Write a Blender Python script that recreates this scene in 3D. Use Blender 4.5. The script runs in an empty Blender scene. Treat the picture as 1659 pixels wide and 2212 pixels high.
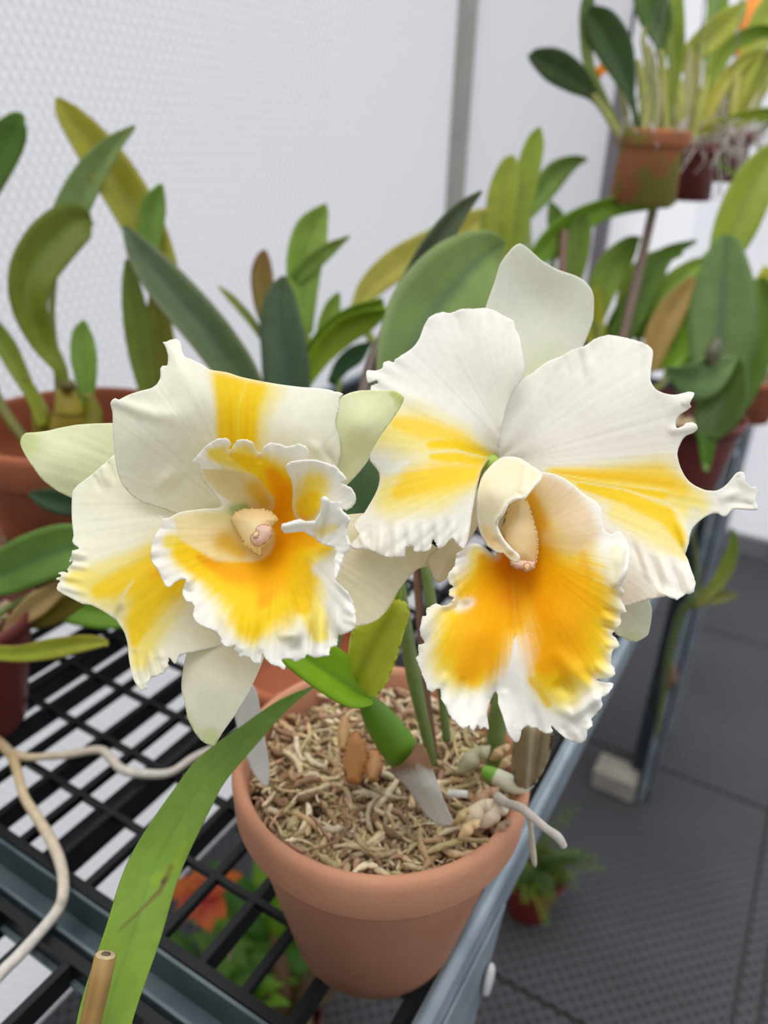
import bpy, math, random
import numpy as np
from mathutils import Vector, Matrix, noise
from mathutils.geometry import delaunay_2d_cdt

# ------------------------------------------------------------------ camera, world, light, exposure
F, CX, CY = 1650.0, 829.5, 1106.0            # focal length and centre for a 1659 x 2212 frame
_A = np.array([1910 - CX, 325 - CY, F]); _A /= np.linalg.norm(_A)
_B = np.array([2370 + CX, -(167 - CY), -F]); _B -= _A * _A.dot(_B); _B /= np.linalg.norm(_B)
RT = np.stack([_B, _A, np.cross(_B, _A)])    # world = RT @ (right, down, forward)
CAMZ = 1.188
CAMP = np.array([0, 0, CAMZ])
BENCH = CAMZ - 0.408

scene = bpy.context.scene
cam_data = bpy.data.cameras.new('camera'); cam = bpy.data.objects.new('camera', cam_data)
scene.collection.objects.link(cam); scene.camera = cam
_m = RT @ np.diag([1, -1, -1])
cam.matrix_world = Matrix([[*_m[0], 0], [*_m[1], 0], [*_m[2], CAMZ], [0, 0, 0, 1]])
cam_data.sensor_fit = 'VERTICAL'; cam_data.sensor_height = 36.0; cam_data.sensor_width = 27.0
cam_data.lens = 36.0 * F / 2212.0
cam_data.clip_start = 0.01
cam_data.dof.use_dof = True; cam_data.dof.focus_distance = 0.268
cam_data.dof.aperture_fstop = cam_data.lens / 1000 / 0.0036

world = bpy.data.worlds.new('overcast'); scene.world = world; world.use_nodes = True
bg = world.node_tree.nodes['Background']
bg.inputs[0].default_value = (0.93, 0.96, 1.0, 1); bg.inputs[1].default_value = 1.28
sun_data = bpy.data.lights.new('sun', 'SUN'); sun_data.energy = 2.7; sun_data.angle = math.radians(60)
sun_data.color = (1.0, 0.97, 0.92)
sun = bpy.data.objects.new('sun', sun_data); scene.collection.objects.link(sun)
sun.rotation_euler = (math.radians(6), math.radians(-20), 0)
scene.view_settings.view_transform = 'Standard'; scene.view_settings.look = 'None'
scene.view_settings.exposure = 0.29; scene.view_settings.gamma = 1.0
scene.view_settings.use_curve_mapping = False

# ------------------------------------------------------------------ helpers
rnd = random.Random(7)
ORI = {}

def ray(px, py):
    return RT @ np.array([(px - CX) / F, (py - CY) / F, 1.0])
def P(px, py, d):
    return ray(px, py) * d + CAMP
def onz(px, py, z):
    r = ray(px, py); return r * ((z - CAMZ) / r[2]) + CAMP
def onx(px, py, x):
    r = ray(px, py); return r * (x / r[0]) + CAMP
def ony(px, py, y):
    r = ray(px, py); return r * (y / r[1]) + CAMP
def lin(c):
    c = np.asarray(c, float) / 255.0
    return np.where(c <= 0.04045, c / 12.92, ((c + 0.055) / 1.055) ** 2.4)

def tag(o, label=None, cat=None, group=None, kind=None):
    if label: o['label'] = label
    if cat: o['category'] = cat
    if group: o['group'] = group
    if kind: o['kind'] = kind
    return o
def thing(name, loc, label, cat, group=None):
    o = bpy.data.objects.new(name, None); scene.collection.objects.link(o)
    o.empty_display_size = 0.02
    o.location = loc; ORI[o.name] = np.array(loc, float)
    return tag(o, label, cat, group)
def add(name, verts, faces, mat, parent=None, color=None, smooth=True, uv=None, origin=None, solid=None, bevel=None):
    v = np.asarray(verts, float)
    if parent is not None: off = ORI[parent.name]
    elif origin is not None: off = np.asarray(origin, float)
    else:
        off = np.array([(v[:, 0].min() + v[:, 0].max()) / 2, (v[:, 1].min() + v[:, 1].max()) / 2, v[:, 2].min()])
    me = bpy.data.meshes.new(name)
    me.from_pydata((v - off).tolist(), [], [list(map(int, f)) for f in faces])
    if smooth: me.polygons.foreach_set('use_smooth', [True] * len(me.polygons))
    if color is not None:
        a = me.color_attributes.new('pigment', 'FLOAT_COLOR', 'POINT')
        c = np.ones((len(v), 4)); c[:, :3] = color
        a.data.foreach_set('color', c.ravel())
    if uv is not None:
        a = me.attributes.new('along', 'FLOAT_VECTOR', 'POINT')
        a.data.foreach_set('vector', np.asarray(uv, float).ravel())
    me.update()
    o = bpy.data.objects.new(name, me); scene.collection.objects.link(o)
    if mat is not None: me.materials.append(mat)
    if parent is not None: o.parent = parent
    else: o.location = off
    ORI[o.name] = off
    if solid:
        m = o.modifiers.new('thickness', 'SOLIDIFY'); m.thickness = solid; m.offset = 0
    if bevel:
        m = o.modifiers.new('bevel', 'BEVEL'); m.width = bevel; m.segments = 2
    return o

class MB:
    def __init__(s): s.v = []; s.f = []; s.c = []
    def put(s, v, f, c=None):
        n = len(s.v); s.v += [tuple(map(float, p)) for p in v]; s.f += [[i + n for i in q] for q in f]
        if c is not None: s.c += [tuple(c)] * len(v)
    def box(s, x0, x1, y0, y1, z0, z1, c=None):
        v = [(x, y, z) for x in (x0, x1) for y in (y0, y1) for z in (z0, z1)]
        s.put(v, [(0, 1, 3, 2), (4, 6, 7, 5), (0, 4, 5, 1), (2, 3, 7, 6), (0, 2, 6, 4), (1, 5, 7, 3)], c)
    def tube(s, pts, rad, n=8, c=None, cap=True):
        pts = [np.asarray(p, float) for p in pts]
        if not hasattr(rad, '__len__'): rad = [rad] * len(pts)
        v = []; f = []; up = np.array([0.13, 0.21, 0.97])
        for i, p in enumerate(pts):
            t = pts[min(i + 1, len(pts) - 1)] - pts[max(i - 1, 0)]; t = t / (np.linalg.norm(t) + 1e-12)
            a = np.cross(t, up)
            if np.linalg.norm(a) < 1e-3: a = np.cross(t, (1, 0, 0))
            a /= np.linalg.norm(a); b = np.cross(t, a)
            for k in range(n):
                w = 2 * math.pi * k / n; v.append(p + rad[i] * (math.cos(w) * a + math.sin(w) * b))
        for i in range(len(pts) - 1):
            for k in range(n):
                k2 = (k + 1) % n; f.append((i * n + k, i * n + k2, (i + 1) * n + k2, (i + 1) * n + k))
        if cap:
            f.append(tuple(range(n))[::-1]); f.append(tuple((len(pts) - 1) * n + k for k in range(n)))
        s.put(v, f, c)
    def lathe(s, c0, prof, n=64, c=None, closed=False):
        v = []; f = []
        for r, z in prof:
            for k in range(n):
                w = 2 * math.pi * k / n; v.append((c0[0] + r * math.cos(w), c0[1] + r * math.sin(w), c0[2] + z))
        for i in range(len(prof) - 1):
            for k in range(n):
                k2 = (k + 1) % n; f.append((i * n + k, i * n + k2, (i + 1) * n + k2, (i + 1) * n + k))
        s.put(v, f, c)
    def build(s, name, mat, parent=None, **k):
        col = np.array(s.c) if len(s.c) == len(s.v) and s.c else None
        return add(name, s.v, s.f, mat, parent, color=col, **k)

def catmull(pts, m):
    pts = np.asarray(pts, float); n = len(pts); out = []
    for i in range(n - 1):
        p0 = pts[max(i - 1, 0)]; p1 = pts[i]; p2 = pts[i + 1]; p3 = pts[min(i + 2, n - 1)]
        for k in range(m):
            t = k / m
            out.append(0.5 * (2 * p1 + (p2 - p0) * t + (2 * p0 - 5 * p1 + 4 * p2 - p3) * t * t + (3 * p1 - p0 - 3 * p2 + p3) * t ** 3))
    out.append(pts[-1]); return np.array(out)

# ------------------------------------------------------------------ materials
def newmat(name):
    m = bpy.data.materials.new(name); m.use_nodes = True
    nt = m.node_tree; return m, nt, nt.nodes['Principled BSDF']
def nd(nt, typ, **kw):
    n = nt.nodes.new(typ)
    for k, v in kw.items():
        if k.startswith('i_'):
            key = k[2:]; key = int(key) if key.isdigit() else key.replace('_', ' ')
            n.inputs[key].default_value = v
        else: setattr(n, k, v)
    return n
def simple(name, col, rough=0.6, var=0.15, scale=40, bump=0.0, metal=0.0, spec=0.4, col2=None):
    m, nt, b = newmat(name); L = nt.links.new
    tc = nd(nt, 'ShaderNodeTexCoord'); n = nd(nt, 'ShaderNodeTexNoise', i_Scale=scale, i_Detail=5.0)
    L(tc.outputs['Object'], n.inputs['Vector'])
    mx = nd(nt, 'ShaderNodeMix', data_type='RGBA')
    c1 = lin(col); c2 = lin(col2) if col2 is not None else c1 * (1 - var)
    mx.inputs[6].default_value = (*c1, 1); mx.inputs[7].default_value = (*c2, 1)
    r = nd(nt, 'ShaderNodeMapRange'); r.inputs[1].default_value = .35; r.inputs[2].default_value = .65
    L(n.outputs[0], r.inputs[0]); L(r.outputs[0], mx.inputs[0]); L(mx.outputs[2], b.inputs['Base Color'])
    b.inputs['Roughness'].default_value = rough; b.inputs['Metallic'].default_value = metal
    b.inputs['Specular IOR Level'].default_value = spec
    if bump:
        bp = nd(nt, 'ShaderNodeBump', i_Strength=bump, i_Distance=0.001)
        n2 = nd(nt, 'ShaderNodeTexNoise', i_Scale=scale * 8, i_Detail=3.0); L(tc.outputs['Object'], n2.inputs['Vector'])
        L(n2.outputs[0], bp.inputs['Height']); L(bp.outputs[0], b.inputs['Normal'])
    return m
def pigment_mat(name, rough, trans, spec, nscale, nvar, bump, bscale, tint=(1, 1, 1)):
    m, nt, b = newmat(name); L = nt.links.new
    at = nd(nt, 'ShaderNodeAttribute', attribute_name='pigment')
    tc = nd(nt, 'ShaderNodeTexCoord'); n = nd(nt, 'ShaderNodeTexNoise', i_Scale=nscale, i_Detail=4.0)
    L(tc.outputs['Object'], n.inputs['Vector'])
    r = nd(nt, 'ShaderNodeMapRange'); r.inputs[1].default_value = .3; r.inputs[2].default_value = .7
    r.inputs[3].default_value = 1 - nvar; r.inputs[4].default_value = 1 + nvar * .5
    L(n.outputs[0], r.inputs[0])
    mx = nd(nt, 'ShaderNodeVectorMath', operation='SCALE')
    L(at.outputs['Color'], mx.inputs[0]); L(r.outputs[0], mx.inputs['Scale'])
    L(mx.outputs[0], b.inputs['Base Color'])
    b.inputs['Roughness'].default_value = rough; b.inputs['Specular IOR Level'].default_value = spec
    bp = nd(nt, 'ShaderNodeBump', i_Strength=bump, i_Distance=0.0006)
    n2 = nd(nt, 'ShaderNodeTexNoise', i_Scale=bscale, i_Detail=3.0); L(tc.outputs['Object'], n2.inputs['Vector'])
    L(n2.outputs[0], bp.inputs['Height']); L(bp.outputs[0], b.inputs['Normal'])
    if trans:
        tr = nd(nt, 'ShaderNodeBsdfTranslucent'); L(mx.outputs[0], tr.inputs[0])
        ms = nd(nt, 'ShaderNodeMixShader', i_0=trans)
        out = [x for x in nt.nodes if x.type == 'OUTPUT_MATERIAL'][0]
        L(b.outputs[0], ms.inputs[1]); L(tr.outputs[0], ms.inputs[2]); L(ms.outputs[0], out.inputs[0])
    return m
M_petal = pigment_mat('petal', 0.55, 0.38, 0.25, 350, 0.03, 0.14, 1500)
M_leaf = pigment_mat('leaf', 0.42, 0.24, 0.3, 60, 0.12, 0.12, 300)
M_stem = pigment_mat('stem', 0.45, 0.0, 0.4, 90, 0.12, 0.2, 400)
M_moss = pigment_mat('dry_moss', 0.9, 0.0, 0.1, 400, 0.25, 0.6, 1500)
M_root = pigment_mat('root', 0.8, 0.0, 0.2, 200, 0.15, 0.5, 900)

def terracotta(name, col, col2, algae=None):
    m, nt, b = newmat(name); L = nt.links.new
    tc = nd(nt, 'ShaderNodeTexCoord'); n = nd(nt, 'ShaderNodeTexNoise', i_Scale=14.0, i_Detail=6.0)
    L(tc.outputs['Object'], n.inputs['Vector'])
    mx = nd(nt, 'ShaderNodeMix', data_type='RGBA'); mx.inputs[6].default_value = (*lin(col), 1); mx.inputs[7].default_value = (*lin(col2), 1)
    r = nd(nt, 'ShaderNodeMapRange'); r.inputs[1].default_value = .35; r.inputs[2].default_value = .68
    L(n.outputs[0], r.inputs[0]); L(r.outputs[0], mx.inputs[0]); last = mx.outputs[2]
    if algae:
        n3 = nd(nt, 'ShaderNodeTexNoise', i_Scale=22.0, i_Detail=4.0); L(tc.outputs['Object'], n3.inputs['Vector'])
        r3 = nd(nt, 'ShaderNodeMapRange'); r3.inputs[1].default_value = .42; r3.inputs[2].default_value = .58; L(n3.outputs[0], r3.inputs[0])
        m3 = nd(nt, 'ShaderNodeMix', data_type='RGBA'); m3.inputs[7].default_value = (*lin(algae), 1)
        L(last, m3.inputs[6]); L(r3.outputs[0], m3.inputs[0]); last = m3.outputs[2]
    L(last, b.inputs['Base Color']); b.inputs['Roughness'].default_value = 0.85; b.inputs['Specular IOR Level'].default_value = .2
    bp = nd(nt, 'ShaderNodeBump', i_Strength=0.25, i_Distance=0.0008); n2 = nd(nt, 'ShaderNodeTexNoise', i_Scale=600.0)
    L(tc.outputs['Object'], n2.inputs['Vector']); L(n2.outputs[0], bp.inputs['Height']); L(bp.outputs[0], b.inputs['Normal'])
    return m
M_terra = terracotta('terracotta', (208, 152, 122), (190, 134, 104))
M_terra2 = terracotta('terracotta_aged', (176, 106, 76), (154, 90, 64))
M_terra3 = terracotta('terracotta_mossy', (172, 112, 78), (160, 92, 66), (126, 124, 56))
M_plastic = simple('maroon_plastic', (110, 48, 44), 0.45, 0.2, 20)
M_redplastic = simple('red_plastic', (124, 40, 34), 0.45, 0.2, 20)
M_black = simple('black_plastic', (20, 23, 25), 0.5, 0.15, 30, spec=0.3)
M_steel = simple('galvanised_steel', (156, 168, 176), 0.42, 0.22, 25, 0.05, 0.3, col2=(128, 140, 150))
M_cross = simple('darker_steel', (98, 112, 116), 0.42, 0.22, 25, 0.05, 0.3, col2=(78, 92, 98))  # darker steel tone for the cross rails
M_steeldark = simple('dark_grey_steel', (62, 70, 72), 0.5, 0.2, 20, metal=0.2)  # dark grey tone for the wide leg plate
M_white = simple('reflection_white', (225, 225, 222), 0.35, 0.05, 60)
M_board = simple('white_board', (226, 224, 228), 0.6, 0.06, 6)
M_concrete = simple('concrete', (176, 170, 158), 0.9, 0.25, 30, 0.3)
M_soil = simple('potting_soil', (74, 58, 44), 0.95, 0.5, 90, 0.8)
M_wire = simple('wire', (150, 150, 150), 0.4, 0.1, 50, metal=0.6)

def wall_mat(name, dimple):
    m, nt, b = newmat(name); L = nt.links.new
    nt.nodes.remove(b); out = [x for x in nt.nodes if x.type == 'OUTPUT_MATERIAL'][0]
    tc = nd(nt, 'ShaderNodeTexCoord')
    df = nd(nt, 'ShaderNodeBsdfDiffuse'); tr = nd(nt, 'ShaderNodeBsdfTranslucent'); gl = nd(nt, 'ShaderNodeBsdfGlossy', i_Roughness=0.35)
    n = nd(nt, 'ShaderNodeTexNoise', i_Scale=1.6, i_Detail=3.0); L(tc.outputs['Object'], n.inputs['Vector'])
    mx = nd(nt, 'ShaderNodeMix', data_type='RGBA'); mx.inputs[6].default_value = (.88, .875, .885, 1) if dimple else (.82, .815, .825, 1); mx.inputs[7].default_value = (.82, .815, .83, 1) if dimple else (.77, .765, .78, 1)
    L(n.outputs[0], mx.inputs[0]); col = mx.outputs[2]
    if dimple:
        sx = nd(nt, 'ShaderNodeSeparateXYZ'); L(tc.outputs['Object'], sx.inputs[0])
        def math_(op, a, bb=None, c=None):
            q = nd(nt, 'ShaderNodeMath', operation=op)
            for i, x in enumerate((a, bb, c)):
                if x is None: continue
                if isinstance(x, (int, float)): q.inputs[i].default_value = x
                else: L(x, q.inputs[i])
            return q.outputs[0]
        pz = 0.0106; py = 0.0125
        row = math_('FLOOR', math_('DIVIDE', sx.outputs[2], pz))
        odd = math_('MULTIPLY', math_('FLOORED_MODULO', row, 2.0), 0.5)
        u = math_('FRACT', math_('ADD', math_('DIVIDE', sx.outputs[1], py), odd))
        v = math_('FRACT', math_('DIVIDE', sx.outputs[2], pz))
        du = math_('SUBTRACT', u, 0.5); dv = math_('SUBTRACT', v, 0.5)
        r2 = math_('ADD', math_('MULTIPLY', du, du), math_('MULTIPLY', dv, dv))
        h = math_('SQRT', math_('MAXIMUM', math_('SUBTRACT', 0.19, r2), 0.0))
        bp = nd(nt, 'ShaderNodeBump', i_Strength=1.0, i_Distance=0.03); L(h, bp.inputs['Height'])
        for s in (df, tr, gl): L(bp.outputs[0], s.inputs['Normal'])
        # the welded web between the bubbles is a second, denser layer of film
        seam = math_('LESS_THAN', math_('SUBTRACT', 0.19, r2), 0.015)
        m2 = nd(nt, 'ShaderNodeMix', data_type='RGBA'); m2.inputs[7].default_value = (.70, .70, .715, 1)
        m3 = nd(nt, 'ShaderNodeMix', data_type='RGBA', blend_type='MULTIPLY'); 
        L(math_('MULTIPLY', seam, 0.8), m2.inputs[0]); L(col, m2.inputs[6]); col = m2.outputs[2]
    for s in (df, tr): L(col, s.inputs[0])
    a = nd(nt, 'ShaderNodeMixShader', i_0=0.80); L(df.outputs[0], a.inputs[1]); L(tr.outputs[0], a.inputs[2])
    c = nd(nt, 'ShaderNodeMixShader', i_0=0.06); L(a.outputs[0], c.inputs[1]); L(gl.outputs[0], c.inputs[2]); L(c.outputs[0], out.inputs[0])
    return m
M_bubble = wall_mat('bubble_insulation_film', True)
M_film = wall_mat('translucent_film', False)
M_blocker = simple('blocker_grey', (170, 168, 164), .8, .05, 3)

def floor_mat():
    m, nt, b = newmat('dark_floor_tiles'); L = nt.links.new
    tc = nd(nt, 'ShaderNodeTexCoord'); sx = nd(nt, 'ShaderNodeSeparateXYZ'); L(tc.outputs['Object'], sx.inputs[0])
    vor = nd(nt, 'ShaderNodeTexVoronoi', feature='F1', i_Scale=1.0, i_Randomness=0.0)
    mp = nd(nt, 'ShaderNodeMapping'); mp.inputs['Scale'].default_value = (62, 62, 0.0); mp.inputs['Rotation'].default_value = (0, 0, 0.78)
    L(tc.outputs['Object'], mp.inputs[0]); L(mp.outputs[0], vor.inputs['Vector'])
    r = nd(nt, 'ShaderNodeMapRange'); r.inputs[1].default_value = .2; r.inputs[2].default_value = .42; L(vor.outputs['Distance'], r.inputs[0])
    n = nd(nt, 'ShaderNodeTexNoise', i_Scale=5.0, i_Detail=5.0); L(tc.outputs['Object'], n.inputs['Vector'])
    mx = nd(nt, 'ShaderNodeMix', data_type='RGBA'); mx.inputs[6].default_value = (*lin((42, 42, 44)), 1); mx.inputs[7].default_value = (*lin((84, 84, 88)), 1)
    L(r.outputs[0], mx.inputs[0])
    m2 = nd(nt, 'ShaderNodeMix', data_type='RGBA', blend_type='MULTIPLY', i_0=0.5); L(mx.outputs[2], m2.inputs[6]); L(n.outputs[0], m2.inputs[7])
    L(m2.outputs[2], b.inputs['Base Color']); b.inputs['Roughness'].default_value = .8
    bp = nd(nt, 'ShaderNodeBump', i_Strength=0.5, i_Distance=0.002); L(r.outputs[0], bp.inputs['Height']); L(bp.outputs[0], b.inputs['Normal'])
    return m
M_floor = floor_mat()

# ------------------------------------------------------------------ the room
WX, WY, FY, RX, NY = -0.745, 1.543, 2.50, 1.7, -0.9
def struct(name, mb, mat, **k):
    return tag(mb.build(name, mat, **k), kind='structure')
mb = MB()
TS = 0.60                                             # floor tiles, a narrow seam between them
xs_ = [WX, -.465, .135, .17, .77, 1.37, RX]; ys_ = [NY] + [1.36 + TS * k for k in range(-3, 2)] + [FY]
for a0, a1 in zip(xs_, xs_[1:]):
    for b0, b1 in zip(ys_, ys_[1:]): mb.box(a0 + .003, a1 - .003, b0 + .003, b1 - .003, -0.012, 0.0)
mb.box(WX - .05, RX + .05, NY - .05, FY + .05, -0.05, -0.010)
struct('floor', mb, M_floor, smooth=False, origin=(0, 0, 0))
mb = MB(); mb.box(WX - .004, WX, NY, WY, 0, 2.6); struct('wall_left', mb, M_bubble, smooth=False, origin=(WX, 0, 0))
PX = -0.424
mb = MB(); mb.box(WX, PX, WY, WY + .004, 0, 2.6); struct('wall_back', mb, M_film, smooth=False, origin=(0, WY, 0))
mb = MB(); mb.box(PX - .004, PX, WY, FY, 0, 2.6); struct('wall_inner', mb, M_film, smooth=False, origin=(PX, WY, 0))
mb = MB(); mb.box(PX, RX, FY, FY + .004, 0, 2.6); struct('wall_far', mb, M_film, smooth=False, origin=(0, FY, 0))
mb = MB(); mb.box(RX, RX + .004, NY, FY, 0, 2.6); struct('wall_right', mb, M_film, smooth=False, origin=(RX, 0, 0))
mb = MB(); mb.box(WX, RX, NY - .05, NY, 0, 2.6); struct('wall_front_blocker', mb, M_blocker, smooth=False, origin=(0, NY, 0))  # unseen wall added behind the camera to cut light from that side
M_post = simple('aluminium_frame', (176, 172, 166), .5, .1, 10, metal=.3)
M_post2 = simple('weathered_frame', (132, 126, 134), .6, .1, 10)
mb = MB(); mb.box(WX - .002, WX + .026, WY - .030, WY + .002, 0, 2.6); struct('trim_1', mb, M_post, smooth=False)
mb = MB(); mb.box(PX - .011, PX + .011, WY - .014, WY + .010, 0, 1.30); struct('trim_2', mb, M_post2, smooth=False)
q0 = ony(1585, 1040, FY - .02)[0]
mb = MB()
for dx in (0.0, 0.17): mb.box(q0 + dx - .016, q0 + dx + .016, FY - .03, FY - .001, 0.0, 2.3)
mb.box(q0 - .35, q0 + .35, FY - .025, FY - .001, 0.0, 0.06)
struct('trim_3', mb, M_post2, smooth=False)
mb = MB(); mb.box(PX, RX, FY - .012, FY - .001, 0, .05); struct('baseboard_back', mb, M_post2, smooth=False)

# ------------------------------------------------------------------ bench and its black grating panels
bench = thing('greenhouse_bench', (-.41, .5, 0), 'long steel framed bench along the bubble film wall carrying the orchid pots', 'bench')
BX0, BX1 = -.722, -0.0945
mb = MB()                                             # front rail: a folded galvanised channel
prof = [(-.0945, .003), (-.0920, .004), (-.0910, .001), (-.0885, .0005), (-.0870, -.002), (-.0865, -.030), (-.0885, -.030), (-.0888, -.004), (-.0945, -.002)]
def rail(mb, prof, y0, y1, mirror=None):
    n = len(prof); v = [(x, y, BENCH + z) for y in (y0, y1) for x, z in prof]
    f = [(i, (i + 1) % n, n + (i + 1) % n, n + i) for i in range(n)] + [tuple(range(n))[::-1], tuple(range(n, 2 * n))]
    mb.put(v, f)
rail(mb, prof, -.6, 1.52); mb.build('rail', M_steel, bench, smooth=False)
mb = MB(); mb.box(BX0 - .012, BX0, -.6, 1.52, BENCH - .045, BENCH + .006); mb.build('rail', M_steel, bench, smooth=False)
PY = 0.0458; PXB = 0.0302
seams = [0.166, 0.166 + 15 * PY + .0, 0.166 + 30 * PY, 0.166 + 45 * PY - .06]
seams = [-0.52, 0.166, 0.878, 1.500]
for i, y in enumerate(seams):                          # cross rails between the panels
    mb = MB()
    mb.box(BX0, BX1 - .003, y - .012, y - .010, BENCH - .034, BENCH + .001)
    mb.box(BX0, BX1 - .003, y + .008, y + .010, BENCH - .034, BENCH + .001)
    mb.box(BX0, BX1 - .003, y - .010, y + .008, BENCH - .026, BENCH - .024)
    mb.box(BX0, BX1 - .003, y - .024, y - .012, BENCH - .016, BENCH - .013)
    mb.build('cross_rail', M_cross, bench, smooth=False)
leg = MB(); leg.box(-.127, -.0985, 1.27, 1.385, 0.0, BENCH - .05); leg.build('leg', M_steeldark, bench, smooth=False, bevel=.002)
leg = MB(); leg.box(-.0985, -.0785, 1.245, 1.25, 0.0, BENCH - .03); leg.box(-.083, -.0785, 1.245, 1.285, 0.0, BENCH - .03); leg.build('leg', M_steel, bench, smooth=False)
ft = MB(); ft.box(-.19, -.105, 1.225, 1.285, 0.0, .05); tag(ft.build('concrete_foot', M_concrete, bench, smooth=False, bevel=.006), 'pale concrete block under the leg')
mb = MB()
def slab(x0, x1, yz):
    n = len(yz); mb.put([(x, y, z) for x in (x0, x1) for y, z in yz], [tuple(range(n))[::-1], tuple(range(n, 2 * n))] + [(i, (i + 1) % n, n + (i + 1) % n, n + i) for i in range(n)])
e1 = onx(1085, 1945, -.0855); e2 = onx(1016, 2212, -.0855); e3 = e1 + (e2 - e1) * 2.2
slab(-.0860, -.0845, [(.20, BENCH - .022), (e1[1] + .006, BENCH - .022), (e3[1], e3[2]), (e3[1] - .02, 0.0), (e3[1] - .06, 0.0), (e3[1] - .05, e3[2])])
mb.build('leg', M_steel, bench, smooth=False)
tq = onx(1052, 2115, -.083); mb = MB(); mb.lathe((0, 0, 0), [(.0001, .003), (.010, .003), (.012, .0015), (.012, 0), (.0001, 0)], 24)  # white disc standing in for a bright reflection on the leg
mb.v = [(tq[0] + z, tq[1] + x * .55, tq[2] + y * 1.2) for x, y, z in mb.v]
tag(mb.build('tag', M_white, bench), 'small white oval disc standing in for a bright reflection on the leg')
for yy in (-.45, 1.46):
    leg = MB(); leg.box(-.11, -.08, yy, yy + .03, 0, BENCH - .045); leg.build('leg', M_steel, bench, smooth=False)
for yy in (-.45, 1.46):
    leg = MB(); leg.box(BX0, BX0 + .03, yy, yy + .03, 0, BENCH - .04); leg.build('leg', M_steel, bench, smooth=False)

def grating(x0, x1, y0, y1, yoff, label):
    mb = MB(); t = BENCH
    for a, b in ((y0, y0 + .006), (y1 - .006, y1)): mb.box(x0, x1, a, b, t - .022, t)
    for a, b in ((x0, x0 + .006), (x1 - .006, x1)): mb.box(a, b, y0, y1, t - .022, t)
    k = 0; x = -0.1487
    while x > x0 + .01:
        h = .016 if k % 2 == 0 else .007
        if x < x1 - .006: mb.box(x - .0024, x + .0024, y0 + .005, y1 - .005, t - h, t - .0006)
        x -= PXB; k += 1
    y = yoff
    while y < y1 - .01:
        if y > y0 + .01: mb.box(x0 + .005, x1 - .005, y - .0019, y + .0019, t - .0055, t - .0003)
        y += PY
    for xc in (-.3428, -.4968, -.6508): mb.box(xc - .0145, xc + .0145, y0 + .004, y1 - .004, t - .0225, t - .021)
    return tag(mb.build('grating_panel', M_black, smooth=False, origin=((x0 + x1) / 2, (y0 + y1) / 2, t - .022)), label, 'grating', 'black plastic grating panels of the bench')
cells = [(-.718, -.0985)]
for (y0, y1, yo, nm) in ((-.50, .151, .2285 - 15 * PY + .006, 'nearest the camera below the steel cross rail'), (.1775, .866, .2285 - PY, 'under the flowering orchid pot'),
                     (.890, 1.486, .9, 'at the far end of the bench behind the flowers')):
    for (a, b) in cells:
        if y0 < 0 and False: continue
        grating(a, b, y0, y1, yo, 'black plastic grating panel ' + nm)

# ------------------------------------------------------------------ petals: outlines given their own relief, folds, thickness and pigment
WHT = lin((252, 251, 245)); CRM = lin((248, 240, 205)); GRN = lin((240, 242, 204)); PEACH = lin((255, 242, 192))
YEL = lin((252, 222, 40)); PYL = lin((254, 236, 84)); GLD = lin((255, 224, 24)); ORG = lin((255, 192, 8)); DOR = lin((253, 172, 4)); GREEN = lin((150, 190, 60))
PINK = lin((244, 214, 196)); TIPG = lin((200, 214, 110))

def nz(x, y, s=0.0):
    return np.array([noise.noise((a, b, s)) for a, b in zip(np.ravel(x), np.ravel(y))])

def tps(ctrl):
    c = np.asarray(ctrl, float); p = c[:, :2] / 100.0; n = len(c)
    def U(r): return np.where(r > 0, r * r * np.log(r + 1e-9), 0)
    K = U(np.linalg.norm(p[:, None] - p[None], axis=2)) + np.eye(n) * 0.02
    if n < 4:
        A = np.hstack([np.ones((n, 1)), p]); w = np.linalg.lstsq(A, c[:, 2], rcond=None)[0]
        return lambda q: np.hstack([np.ones((len(q), 1)), q / 100.0]) @ w
    M = np.zeros((n + 3, n + 3)); M[:n, :n] = K; M[:n, n] = 1; M[:n, n + 1:] = p; M[n, :n] = 1; M[n + 1:, :n] = p.T
    w = np.linalg.solve(M, np.concatenate([c[:, 2], np.zeros(3)]))
    def f(q):
        q = q / 100.0
        return U(np.linalg.norm(q[:, None] - p[None], axis=2)) @ w[:n] + w[n] + q @ w[n + 1:]
    return f
def seg_dist(q, pts):
    """distance of each q to a polyline (x, y, w) and the width there, plus position along"""
    best = np.full(len(q), 1e9); wid = np.ones(len(q)); tt = np.zeros(len(q)); n = len(pts) - 1
    for i in range(max(n, 1)):
        a = np.array(pts[i][:2], float); b = np.array(pts[min(i + 1, len(pts) - 1)][:2], float); d = b - a; L = d @ d
        t = np.clip(((q - a) @ d) / L, 0, 1) if L > 0 else np.zeros(len(q))
        r = np.linalg.norm(q - (a + t[:, None] * d), axis=1)
        w = pts[i][2] + (pts[min(i + 1, len(pts) - 1)][2] - pts[i][2]) * t
        m = r / w < best / wid
        best = np.where(m, r, best); wid = np.where(m, w, wid); tt = np.where(m, (i + t) / max(n, 1), tt)
    return best, wid, tt
def sstep(x): x = np.clip(x, 0, 1); return x * x * (3 - 2 * x)

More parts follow.
